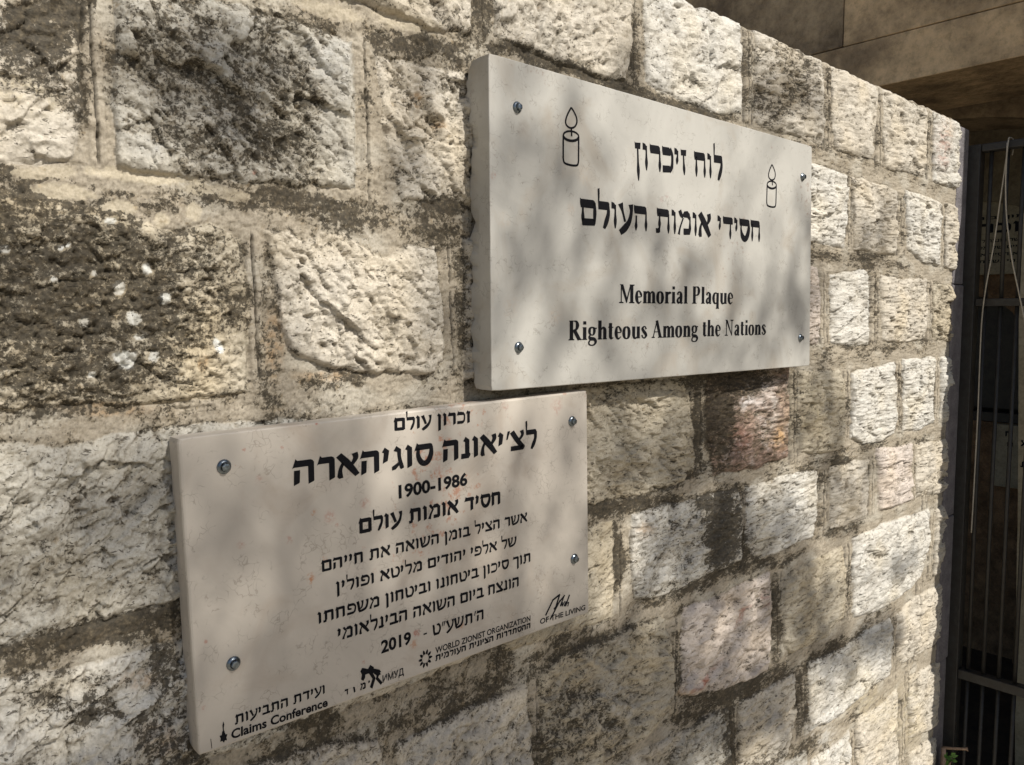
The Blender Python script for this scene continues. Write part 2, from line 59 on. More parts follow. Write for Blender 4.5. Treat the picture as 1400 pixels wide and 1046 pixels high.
SPOTS = [(0.2557, 1.5969, 191.377, -6.532, 6.84, -164.38, 1, 'L'), (0.2693, 1.5693, 159.248, -51.633, -50.535, -172.224, 0.9, 'L'), (0.2295, 1.5792, 200.137, -7.212, 4.012, -150.921, 0.6, 'L'), (0.2412, 1.5513, 139.238, -31.352, -30.449, -144.49, 0.7, 'L'), (0.2328, 1.5137, 93.531, -30.009, -35.703, -100.359, 0.9, 'L'), (0.2483, 1.5337, 153.806, -5.309, -3.568, -244.925, 0.7, 'L'), (0.2588, 1.5143, 188.213, -6.34, -5.733, -181.257, 0.6, 'L'), (0.2033, 1.4996, 237.32, -8.964, -14.26, -303.906, 0.8, 'L'), (0.1842, 1.6135, 350.186, -13.838, 23.866, -396.639, 1, 'L'), (0.1895, 1.6157, 433.519, -16.964, 24.466, -394.843, 1, 'L'), (0.1762, 1.5835, 353.987, -14.169, 10.163, -317.608, 0.7, 'L'), (0.2248, 1.6381, 180.93, -6.612, 24.696, -307.028, 0.7, 'L'), (0.1403, 1.6084, 211.805, -9.063, 15.934, -275.772, 0.6, 'L'), (0.2097, 1.5904, 332.642, -12.489, 11.528, -308.163, 0.5, 'L'), (0.1991, 1.5474, 210.724, -8.053, -0.534, -220.211, 0.4, 'L'), (0.3041, 1.5064, 150.399, -34.931, -26.953, -113.083, 0.9, 'O'), (0.1729, 1.5424, 252.894, -10.154, -1.915, -263.07, 0.7, 'O'), (0.3206, 1.5225, 245.294, 116.154, 48.139, -104.148, 1, 'L'), (0.3029, 1.6528, 113.742, -47.802, -25.661, -82.287, 0.8, 'M'), (0.2717, 1.6433, 124.768, -4.123, 10.016, -122.711, 0.8, 'M'), (0.2583, 1.6354, 153.187, -5.213, 12.512, -165.331, 0.8, 'M'), (0.1889, 1.6604, 35.108, -4.543, -0.706, -131.782, 0.7, 'M'), (0.2365, 1.6515, 53.335, -9.411, -9.875, -149.778, 0.6, 'M'), (0.5535, 1.893, 20.49, -6.185, 4.044, -98.98, 0.5, 'M'), (0.454, 1.8804, 23.707, -8.029, -1.135, -125.995, 0.5, 'M'), (0.2566, 1.6821, 19.451, -2.531, 2.156, -149.223, 0.8, 'M'), (0.325, 1.6745, 27.574, -3.609, 1.132, -155.942, 0.5, 'M'), (0.1726, 1.6747, 36.145, -1.466, 21.603, -180.781, 0.6, 'M'), (1.1788, 0.9207, 55.022, -109.497, -12.58, -16.91, 0.9, 'R'), (1.1398, 0.9064, 64.38, 60.885, 19.927, -117.252, 0.7, 'R'), (1.2784, 1.0013, 62.355, -50.66, -20.23, -42.371, 0.8, 'R'), (1.3026, 1.0133, 36.251, 18.519, -13.584, -170.437, 0.7, 'R'), (1.3746, 1.0128, 47.05, 2.232, -11.88, -49.649, 0.5, 'R'), (1.1185, 0.9068, 33.862, 0.978, -31.111, -96.207, 0.5, 'O'), (1.2601, 1.3357, 19.163, 0.77, -3.457, -34.377, 0.35, 'R'), (1.4076, 1.3209, 30.761, 1.567, -3.557, -35.366, 0.7, 'O'), (1.3571, 1.3811, 19.331, 0.917, -1.379, -18.189, 0.5, 'W'), (1.2935, 1.3993, 20.486, 0.877, -4.353, -62.501, 0.6, 'W'), (1.342, 1.4299, 9.812, 0.456, -3.33, -61.353, 0.4, 'W'), (0.568, 1.8069, 79.526, -0.871, 15.265, -85.485, 0.6, 'O'), (0.5999, 1.7826, 91.052, -0.776, 26.33, -166.44, 0.5, 'O'), (0.3617, 1.6973, 323.248, -8.534, 41.149, -344.358, 0.8, 'R'), (0.9967, 1.216, 38.845, 0.803, -10.825, -60.532, 0.5, 'O'), (1.3148, 1.1936, 28.507, 1.246, -3.95, -24.225, 0.5, 'B'), (0.7977, 0.9723, 42.319, -12.503, -7.348, -14.933, 0.0, 'B'), (0.9266, 0.9512, 14.441, 0.221, -5.664, -16.999, 0.3, 'B'), (0.1764, 1.1908, 27.826, -1.082, -12.482, -36.391, 0.35, 'B'), (0.4574, 1.8256, 28.154, -0.546, 5.418, -26.11, 0.4, 'B'), (0.2608, 1.7091, 77.019, -2.621, 13.255, -94.244, 0.6, 'B'), (0.1643, 1.7378, 30.578, -11.493, -13.616, -50.571, 0.4, 'Y'), (2.1478, 1.9745, 17.659, 1.95, 1.987, -14.13, 0.5, 'R'), (2.1899, 2.0252, 22.892, 2.612, 2.895, -18.646, 0.3, 'O'), (1.7543, 1.351, 13.951, 1.067, -1.17, -15.437, 0.3, 'B'), (0.2174, 1.4675, 20.143, -0.738, -9.413, -124.146, 0.4, 'O'), (0.3827, 1.5241, 76.555, -1.876, -0.451, -21.834, 0.4, 'O'), (0.4418, 1.4868, 22.259, -0.446, -5.985, -124.303, 0.4, 'O'), (0.2484, 1.1441, 48.675, -1.633, -18.918, -52.155, 0.5, 'O'), (0.2337, 1.2073, 50.343, -1.75, -26.968, -86.904, 0.4, 'O'), (1.6143, 0.665, 14.999, 13.248, -0.58, -10.289, 0.4, 'B'), (1.8725, 0.8054, 8.465, 0.693, -2.555, -9.412, 0.3, 'B'), (2.0635, 0.5435, 7.413, 0.694, -2.969, -8.657, 0.4, 'Y'), (1.4947, 1.3707, 4.29, 0.247, -0.866, -11.42, 0.2, 'Y'), (1.8457, 0.6538, 10.469, 8.999, -0.842, -8.237, 0.3, 'Y')]
LINES_UPPER = [('לוח זיכרון', 0.9151, 1.7636, 1.1361, 1.7733, 0.0378, 'A'), ('חסידי אומות העולם', 0.8015, 1.6754, 1.2525, 1.6815, 0.0357, 'A'), ('Memorial Plaque', 0.8829, 1.5723, 1.1733, 1.5748, 0.0268, 'S'), ('Righteous Among the Nations', 0.7801, 1.5212, 1.2789, 1.5225, 0.0264, 'S')]
LINES_LOWER = [('זכרון עולם', 0.5074, 1.4231, 0.6195, 1.423, 0.0146, 'B'), ("לצ'יאונה סוגיהארה", 0.3825, 1.3781, 0.733, 1.3804, 0.0251, 'B'), ('1900-1986', 0.5133, 1.3452, 0.6145, 1.3468, 0.0153, 'D'), ('חסיד אומות עולם', 0.4597, 1.3128, 0.6683, 1.3142, 0.0167, 'B'), ('אשר הציל בזמן השואה את חייהם', 0.4132, 1.2798, 0.7159, 1.2833, 0.0123, 'C'), ('של אלפי יהודים מליטא ופולין', 0.4303, 1.253, 0.6963, 1.255, 0.0121, 'C'), ('תוך סיכון ביטחונו וביטחון משפחתו', 0.4077, 1.2242, 0.7213, 1.2279, 0.0124, 'C'), ('הונצח ביום השואה הבינלאומי', 0.4311, 1.1992, 0.7002, 1.1993, 0.0131, 'C'), ('ה\'תשע"ט -', 0.5464, 1.1697, 0.6397, 1.1703, 0.0133, 'C'), ('2019', 0.487, 1.1696, 0.5285, 1.1701, 0.0146, 'D'), ('WORLD ZIONIST ORGANIZATION', 0.5635, 1.1472, 0.7215, 1.1473, 0.0078, 'N'), ('ההסתדרות הציונית העולמית', 0.5634, 1.1377, 0.7215, 1.1373, 0.0073, 'K'), ('ועידת התביעות', 0.3145, 1.1451, 0.4148, 1.1453, 0.0097, 'C'), ('Claims Conference', 0.3104, 1.1317, 0.4181, 1.1303, 0.0097, 'T'), ('OF THE LIVING', 0.7393, 1.1377, 0.8295, 1.1357, 0.0076, 'N'), ('ИМУД', 0.4884, 1.1346, 0.5177, 1.1352, 0.0082, 'N'), ('ד', 0.439, 1.1351, 0.4436, 1.1352, 0.0066, 'K'), ('ו', 0.45, 1.1344, 0.4529, 1.1348, 0.0067, 'K'), ('מ', 0.4585, 1.1347, 0.4661, 1.1348, 0.0075, 'K'), ('י', 0.469, 1.1381, 0.4719, 1.1381, 0.0043, 'K')]
CANDLE_LEFT = [[(0.7684, 1.7887), (0.7686, 1.7588), (0.7703, 1.7557), (0.7755, 1.7544), (0.7845, 1.7533), (0.7923, 1.7528), (0.7968, 1.7563), (0.7979, 1.7607), (0.7976, 1.7912)], [(0.7976, 1.7912), (0.797, 1.7899), (0.7954, 1.7885), (0.7929, 1.7873), (0.7896, 1.7863), (0.7859, 1.7856), (0.7819, 1.7852), (0.778, 1.7851), (0.7745, 1.7854), (0.7716, 1.7861), (0.7696, 1.787), (0.7685, 1.7881), (0.7685, 1.7894), (0.7696, 1.7907), (0.7716, 1.792), (0.7744, 1.7931), (0.7779, 1.794), (0.7818, 1.7946), (0.7858, 1.7948), (0.7895, 1.7947), (0.7928, 1.7943), (0.7954, 1.7935), (0.797, 1.7924), (0.7976, 1.7912)], [(0.783, 1.8266), (0.7768, 1.8177), (0.7728, 1.8087), (0.774, 1.8029), (0.7813, 1.8001), (0.7893, 1.8026), (0.7937, 1.8086), (0.7932, 1.8152), (0.7884, 1.8218), (0.783, 1.8266)], [(0.7835, 1.8004), (0.7842, 1.7897)]]
CANDLE_RIGHT = [[(1.2708, 1.7811), (1.2721, 1.7539), (1.2751, 1.7499), (1.2843, 1.7481), (1.29, 1.7459), (1.2932, 1.7447), (1.3008, 1.7492), (1.3025, 1.755), (1.3011, 1.7826)], [(1.3011, 1.7826), (1.3006, 1.7809), (1.299, 1.7792), (1.2965, 1.7778), (1.2931, 1.7766), (1.2892, 1.7759), (1.2851, 1.7756), (1.281, 1.7758), (1.2774, 1.7764), (1.2743, 1.7774), (1.2721, 1.7787), (1.271, 1.7803), (1.2709, 1.782), (1.2719, 1.7836), (1.2739, 1.7852), (1.2769, 1.7865), (1.2805, 1.7874), (1.2845, 1.788), (1.2886, 1.7881), (1.2926, 1.7877), (1.296, 1.7869), (1.2987, 1.7857), (1.3005, 1.7842), (1.3011, 1.7826)], [(1.2849, 1.8163), (1.2785, 1.8077), (1.2747, 1.7989), (1.2762, 1.7931), (1.2839, 1.7901), (1.2931, 1.7924), (1.2965, 1.7981), (1.2957, 1.8045), (1.2905, 1.8113), (1.2849, 1.8163)], [(1.2866, 1.7904), (1.2883, 1.7812)]]
EMBLEMS = {'organization_emblem': [[(0.5544, 1.1469), (0.5571, 1.1467), (0.5594, 1.1451), (0.5571, 1.1435), (0.5543, 1.1434), (0.5531, 1.1442), (0.5542, 1.1451), (0.5531, 1.146)], [(0.5542, 1.1429), (0.5563, 1.141), (0.5573, 1.1382), (0.5546, 1.1384), (0.5523, 1.1401), (0.5518, 1.1416), (0.5532, 1.1416), (0.5528, 1.1431)], [(0.552, 1.1399), (0.5527, 1.1369), (0.552, 1.134), (0.5499, 1.136), (0.549, 1.1388), (0.5493, 1.1403), (0.5504, 1.1394), (0.5509, 1.1409)], [(0.5486, 1.1388), (0.5476, 1.136), (0.5455, 1.1341), (0.5448, 1.137), (0.5456, 1.1399), (0.5467, 1.1409), (0.5471, 1.1395), (0.5482, 1.1403)], [(0.5453, 1.1402), (0.543, 1.1386), (0.5403, 1.1384), (0.5413, 1.1412), (0.5434, 1.143), (0.5448, 1.1431), (0.5444, 1.1417), (0.5458, 1.1416)], [(0.5433, 1.1434), (0.5406, 1.1436), (0.5384, 1.1452), (0.5407, 1.1468), (0.5434, 1.1469), (0.5446, 1.1461), (0.5434, 1.1452), (0.5445, 1.1443)], [(0.5435, 1.1473), (0.5414, 1.1492), (0.5405, 1.152), (0.5431, 1.1518), (0.5454, 1.1502), (0.5459, 1.1487), (0.5445, 1.1487), (0.5449, 1.1472)], [(0.5457, 1.1504), (0.545, 1.1533), (0.5457, 1.1562), (0.5478, 1.1543), (0.5487, 1.1515), (0.5483, 1.15), (0.5472, 1.1508), (0.5467, 1.1494)], [(0.5491, 1.1515), (0.5501, 1.1543), (0.5522, 1.1562), (0.5528, 1.1533), (0.5521, 1.1504), (0.551, 1.1494), (0.5506, 1.1508), (0.5494, 1.15)], [(0.5524, 1.1501), (0.5547, 1.1518), (0.5574, 1.152), (0.5564, 1.1492), (0.5542, 1.1473), (0.5528, 1.1472), (0.5532, 1.1487), (0.5518, 1.1487)]], 'star_emblem': [[(0.4593, 1.1564), (0.4618, 1.1599), (0.4693, 1.1564), (0.4723, 1.1602), (0.477, 1.1562), (0.477, 1.1545), (0.4847, 1.1509), (0.4867, 1.1473), (0.4692, 1.1509), (0.4645, 1.1506), (0.4612, 1.1525)], [(0.4617, 1.154), (0.4659, 1.1515), (0.4654, 1.147), (0.4629, 1.1443), (0.4601, 1.1469)], [(0.4693, 1.1526), (0.475, 1.1512), (0.4792, 1.1427), (0.4747, 1.1316), (0.4714, 1.1344), (0.4749, 1.1432)], [(0.4818, 1.1496), (0.4862, 1.1487), (0.4827, 1.1425), (0.4884, 1.1346), (0.4859, 1.1324), (0.4792, 1.1414)], [(0.475, 1.1525), (0.4818, 1.1505), (0.4866, 1.1451), (0.4817, 1.1441), (0.4769, 1.1485)]], 'torch_emblem': [[(0.3028, 1.1529), (0.3039, 1.1495), (0.3032, 1.146), (0.3019, 1.1487)], [(0.302, 1.1487), (0.3022, 1.1426), (0.3034, 1.1422), (0.3031, 1.1484)], [(0.3015, 1.1429), (0.3036, 1.1432), (0.3048, 1.1387), (0.3067, 1.1384), (0.3056, 1.1353), (0.3061, 1.1321), (0.3041, 1.1329), (0.3029, 1.1307), (0.3015, 1.1331), (0.2993, 1.1331), (0.2998, 1.1363), (0.2987, 1.1393), (0.3009, 1.1393)]], 'script_emblem': [[(0.7512, 1.1465), (0.7655, 1.1651), (0.7632, 1.1664), (0.7489, 1.1479)], [(0.7639, 1.1639), (0.7789, 1.1691), (0.7769, 1.1714), (0.7619, 1.1662)], [(0.7758, 1.1705), (0.7666, 1.151), (0.7693, 1.1498), (0.7785, 1.1693)], [(0.7668, 1.1512), (0.7883, 1.1662), (0.7863, 1.1678), (0.7649, 1.1527)], [(0.7856, 1.1672), (0.7777, 1.1545), (0.7797, 1.1534), (0.7876, 1.1661)], [(0.7599, 1.1386), (0.7798, 1.1616), (0.7775, 1.163), (0.7577, 1.14)], [(0.7797, 1.1523), (0.784, 1.1575), (0.782, 1.1587), (0.7777, 1.1535)], [(0.7821, 1.1584), (0.7814, 1.1523), (0.7833, 1.1518), (0.784, 1.1578)], [(0.7831, 1.1516), (0.7882, 1.1577), (0.7866, 1.1586), (0.7816, 1.1525)], [(0.787, 1.1506), (0.7913, 1.1569), (0.7893, 1.158), (0.785, 1.1517)], [(0.7895, 1.1578), (0.7859, 1.1519), (0.7875, 1.1511), (0.7911, 1.157)], [(0.79, 1.1499), (0.798, 1.1647), (0.7957, 1.1658), (0.7878, 1.151)], [(0.7924, 1.1533), (0.796, 1.1545), (0.7949, 1.1558), (0.7913, 1.1545)], [(0.7945, 1.1555), (0.7923, 1.1498), (0.7943, 1.1489), (0.7965, 1.1547)]], 'scratch_mark': [[(0.2897, 1.1396), (0.2905, 1.1296), (0.2911, 1.1294), (0.2903, 1.1394)]]}
SCREWS_UPPER = [(0.6869, 1.8102), (0.6896, 1.514), (1.3909, 1.8074), (1.3994, 1.5148)]
SCREWS_LOWER = [(0.3109, 1.4068), (0.8, 1.4093), (0.8061, 1.2146), (0.3148, 1.2084)]
QUAD_UPPER = [(0.6408, 1.866), (1.4225, 1.8667), (1.4383, 1.4617), (0.6443, 1.461)]
QUAD_LOWER = [(0.2679, 1.4384), (0.8307, 1.451), (0.8388, 1.1285), (0.2781, 1.1253)]
SHADE = [(0.6352, 1.0335, 0.4456, 0.0381, -0.045, -0.1172, 0.88), (1.2437, 1.1518, 0.2251, 0.0067, -0.0424, -0.1753, 0.62), (1.0273, 1.3473, 0.2458, 0.0019, -0.0262, -0.0828, 0.55), (1.5805, 1.349, 0.1132, 0.0068, -0.0093, -0.1066, 0.55), (1.5562, 0.9382, 0.1298, 0.1382, -0.0067, -0.1941, 0.65), (1.6991, 1.1471, 0.0977, 0.0058, -0.0153, -0.0817, 0.4), (1.8849, 0.7985, 0.1051, 0.0736, 0.0142, -0.0545, 0.8), (2.0035, 0.954, 0.0863, 0.0403, 0.0118, -0.0283, 0.6), (1.4119, 1.9576, 0.1404, -0.0311, 0.0041, -0.0627, 0.45), (0.8083, 1.5865, 0.2186, 0.001, 0.0048, -0.1417, 0.36), (0.7316, 1.7754, 0.0916, 0.0002, 0.0129, -0.1221, 0.33), (1.3725, 1.5988, 0.1821, 0.0073, 0.004, -0.1486, 0.25), (1.1848, 1.5201, 0.3291, 0.0026, -0.0048, -0.075, 0.25), (0.6036, 1.5643, 0.045, -0.0008, 0.0004, -0.0981, 0.3), (0.5835, 1.7716, 0.0646, -0.001, 0.0098, -0.1021, 0.3), (0.5045, 1.2736, 0.2959, 0.0312, -0.0081, -0.1519, 0.5), (0.1881, 1.3372, 0.1189, -0.0038, -0.0239, -0.1001, 0.42), (0.1757, 1.1705, 0.1053, 0.0081, -0.0139, -0.0638, 0.65), (0.5126, 1.1297, 0.2532, 0.0294, 0.0003, -0.0854, 0.55), (0.3385, 1.3528, 0.0927, -0.0023, -0.0151, -0.0834, 0.2), (0.1685, 1.5726, 0.0949, -0.0028, 0.0021, -0.069, 0.25), (0.3425, 1.7702, 0.1064, -0.021, -0.011, -0.0645, 0.4), (0.2804, 1.8054, 0.0716, -0.0092, 0.0016, -0.041, 0.25), (1.1633, 0.8523, 0.3289, 0.0608, -0.0335, -0.1076, 0.85), (1.4569, 0.744, 0.1169, 0.0041, -0.0405, -0.0778, 0.6), (1.7615, 1.7178, 0.0891, 0.0037, 0.0057, -0.0469, 0.35), (0.9442, 1.9423, 0.0499, 0.0011, 0.0108, -0.0624, 0.3), (1.8202, 1.2124, 0.0762, 0.0082, -0.0096, -0.1018, 0.2), (1.8495, 1.772, 0.038, 0.0055, 0.0031, -0.0642, 0.3)]

# ------------------------------------------------------------------ helpers
def tag(o, label=None, cat=None, group=None, kind=None):
    if label: o['label'] = label
    if cat: o['category'] = cat
    if group: o['group'] = group
    if kind: o['kind'] = kind
    return o

def empty(name, loc=(0, 0, 0), parent=None):
    o = bpy.data.objects.new(name, None)
    C.objects.link(o)
    o.location = loc
    o.empty_display_size = 0.05
    if parent: o.parent = parent
    return o

def link(name, me, mat=None, parent=None, loc=None):
    o = bpy.data.objects.new(name, me)
    C.objects.link(o)
    if mat and not me.materials: me.materials.append(mat)
    if parent:
        o.parent = parent
        p = parent
        off = Vector((0, 0, 0))
        while p is not None:
            off += Vector(p.location); p = p.parent
        o.location = -off            # geometry is written in world metres
    if loc is not None: o.location = loc
    return o

def mesh(name, verts, faces, smooth=False):
    me = bpy.data.meshes.new(name)
    me.from_pydata([tuple(v) for v in verts], [], [tuple(f) for f in faces])
    me.validate()
    if smooth: me.polygons.foreach_set('use_smooth', [True] * len(me.polygons))
    return me

class MB:
    """collects boxes and tubes in world metres"""
    def __init__(s): s.v = []; s.f = []
    def add(s, vs, fs):
        n = len(s.v); s.v += [tuple(v) for v in vs]; s.f += [tuple(n + i for i in f) for f in fs]
    def box(s, x0, x1, y0, y1, z0, z1, j=0.0):
        vs = [(x, y, z) for z in (z0, z1) for y in (y0, y1) for x in (x0, x1)]
        vs = [tuple(c + rng.uniform(-j, j) for c in v) for v in vs]
        s.add(vs, [(0, 2, 3, 1), (4, 5, 7, 6), (0, 1, 5, 4), (2, 6, 7, 3), (0, 4, 6, 2), (1, 3, 7, 5)])
    def tube(s, pts, rad, n=8):
        pts = [Vector(p) for p in pts]
        rings = []
        for i, p in enumerate(pts):
            d = (pts[min(i + 1, len(pts) - 1)] - pts[max(i - 1, 0)]).normalized()
            a = d.cross(Vector((0.31, 0.2, 0.93)))
            if a.length < 1e-4: a = d.cross(Vector((1, 0, 0)))
            a.normalize(); b = d.cross(a)
            r = rad[i] if isinstance(rad, (list, tuple)) else rad
            rings.append([p + a * (r * math.cos(6.28318 * k / n)) + b * (r * math.sin(6.28318 * k / n)) for k in range(n)])
        vs = [v for R_ in rings for v in R_]
        fs = [(i * n + k, i * n + (k + 1) % n, (i + 1) * n + (k + 1) % n, (i + 1) * n + k) for i in range(len(rings) - 1) for k in range(n)]
        fs.append(tuple(range(n))[::-1]); fs.append(tuple(len(vs) - n + k for k in range(n)))
        s.add(vs, fs)
    def build(s, name, mat, parent=None, smooth=False, bevel=0):
        me = mesh(name, s.v, s.f, smooth)
        o = link(name, me, mat, parent)
        if bevel:
            m = o.modifiers.new('bevel', 'BEVEL'); m.width = bevel; m.segments = 2; m.limit_method = 'ANGLE'
        return o

# ---- materials
def new_mat(name):
    m = bpy.data.materials.new(name); m.use_nodes = True
    nt = m.node_tree
    return m, nt, nt.nodes['Principled BSDF'], (lambda t: nt.nodes.new(t)), nt.links.new

def ramp(N, stops, interp='LINEAR'):
    r = N('ShaderNodeValToRGB'); r.color_ramp.interpolation = interp
    while len(r.color_ramp.elements) < len(stops): r.color_ramp.elements.new(0.5)
    for e, (p, c) in zip(r.color_ramp.elements, stops): e.position = p; e.color = (*c, 1) if len(c) == 3 else c
    return r

def noise_node(N, L, pos, scale, detail=6, rough=0.6, dist=0.0):
    n = N('ShaderNodeTexNoise'); n.inputs['Scale'].default_value = scale; n.inputs['Detail'].default_value = detail
    n.inputs['Roughness'].default_value = rough; n.inputs['Distortion'].default_value = dist
    L(pos, n.inputs['Vector']); return n

def mix(N, L, fac, a, b, mode='MIX'):
    m = N('ShaderNodeMix'); m.data_type = 'RGBA'; m.blend_type = mode
    for s, v in ((m.inputs[0], fac), (m.inputs[6], a), (m.inputs[7], b)):
        if hasattr(v, 'links') or hasattr(v, 'is_linked'): L(v, s)
        else: s.default_value = v if not isinstance(v, tuple) else (*v, 1) if len(v) == 3 else v
    return m.outputs[2]

def mat_masonry():
    m, nt, P, N, L = new_mat('weathered_limestone')
    a = N('ShaderNodeAttribute'); a.attribute_name = 'Col'
    dt = N('ShaderNodeAttribute'); dt.attribute_name = 'Dirt'     # r lichen amount, g tool-mark size, b stone or mortar
    sp = N('ShaderNodeSeparateColor'); L(dt.outputs['Color'], sp.inputs[0])
    g = N('ShaderNodeNewGeometry')
    gp = N('ShaderNodeSeparateXYZ'); L(g.outputs['Position'], gp.inputs[0]); sc = N('ShaderNodeCombineXYZ'); L(sp.outputs[1], sc.inputs[0]); L(gp.outputs[1], sc.inputs[1]); L(gp.outputs[2], sc.inputs[2])
    pos = sc.outputs[0]      # along-the-wall coordinate stretched where the tooling is coarser
    def math_(op, x, y, cl=False):
        q = N('ShaderNodeMath'); q.operation = op; q.use_clamp = cl
        for k, v in enumerate((x, y)):
            if isinstance(v, (int, float)): q.inputs[k].default_value = v
            else: L(v, q.inputs[k])
        return q.outputs[0]
    n1 = noise_node(N, L, pos, 420, 5, 0.65)
    r1 = ramp(N, [(0.30, (0.74, 0.73, 0.70)), (0.55, (1.0, 1.0, 1.0)), (0.75, (1.10, 1.09, 1.06))]); L(n1.outputs[0], r1.inputs[0])
    c = mix(N, L, 1.0, a.outputs['Color'], r1.outputs[0], 'MULTIPLY')
    # small pits in the stones, darkened by grime and by shade put into colour
    mp = N('ShaderNodeMapping'); mp.inputs['Rotation'].default_value = (0, .7, 0); mp.inputs['Scale'].default_value = (1, 1, 2.1); L(pos, mp.inputs[0])
    pn = noise_node(N, L, mp.outputs[0], 135, 4, 0.55, 1.2)
    pr = ramp(N, [(0.615, (0, 0, 0)), (0.665, (1, 1, 1))]); L(pn.outputs[0], pr.inputs[0])
    pit = math_('MULTIPLY', pr.outputs[0], sp.outputs[2])
    c = mix(N, L, math_('MULTIPLY', pit, 0.8), c, (0.060, 0.048, 0.033))
    # lichen crust
    dn = noise_node(N, L, pos, 330, 7, 0.72); dn2 = noise_node(N, L, pos, 120, 5, 0.65)
    e = math_('ADD', sp.outputs[0], math_('MULTIPLY', math_('SUBTRACT', dn.outputs[0], .5), 1.5))
    e = math_('ADD', e, math_('MULTIPLY', math_('SUBTRACT', dn2.outputs[0], .5), .9))
    er = ramp(N, [(0.44, (0, 0, 0)), (0.54, (1, 1, 1))]); L(e, er.inputs[0])
    cn = noise_node(N, L, pos, 210, 6, 0.7); cc = ramp(N, [(0.36, (0.018, 0.016, 0.012)), (0.5, (0.042, 0.035, 0.025)), (0.62, (0.085, 0.068, 0.044)), (0.76, (0.20, 0.17, 0.12))]); L(cn.outputs[0], cc.inputs[0])
    c = mix(N, L, math_('MULTIPLY', er.outputs[0], 0.86), c, cc.outputs[0])
    L(c, P.inputs['Base Color'])
    P.inputs['Roughness'].default_value = 0.88
    P.inputs['Specular IOR Level'].default_value = 0.2
    n2 = noise_node(N, L, pos, 240, 8, 0.70)
    vo = N('ShaderNodeTexVoronoi'); vo.inputs['Scale'].default_value = 60; vo.inputs['Randomness'].default_value = 1.0
    L(noise_vec(N, L, mp.outputs[0], 60, 0.012), vo.inputs['Vector'])
    h = math_('MULTIPLY', vo.outputs['Distance'], math_('MULTIPLY', sp.outputs[2], .85))
    h = math_('ADD', h, math_('MULTIPLY', n2.outputs[0], .62))
    h = math_('SUBTRACT', h, math_('MULTIPLY', pit, .55))
    h = math_('SUBTRACT', h, math_('MULTIPLY', er.outputs[0], .10))
    b = N('ShaderNodeBump'); b.inputs['Strength'].default_value = 0.75; b.inputs['Distance'].default_value = 0.0024
    L(h, b.inputs['Height']); L(b.outputs[0], P.inputs['Normal'])
    return m

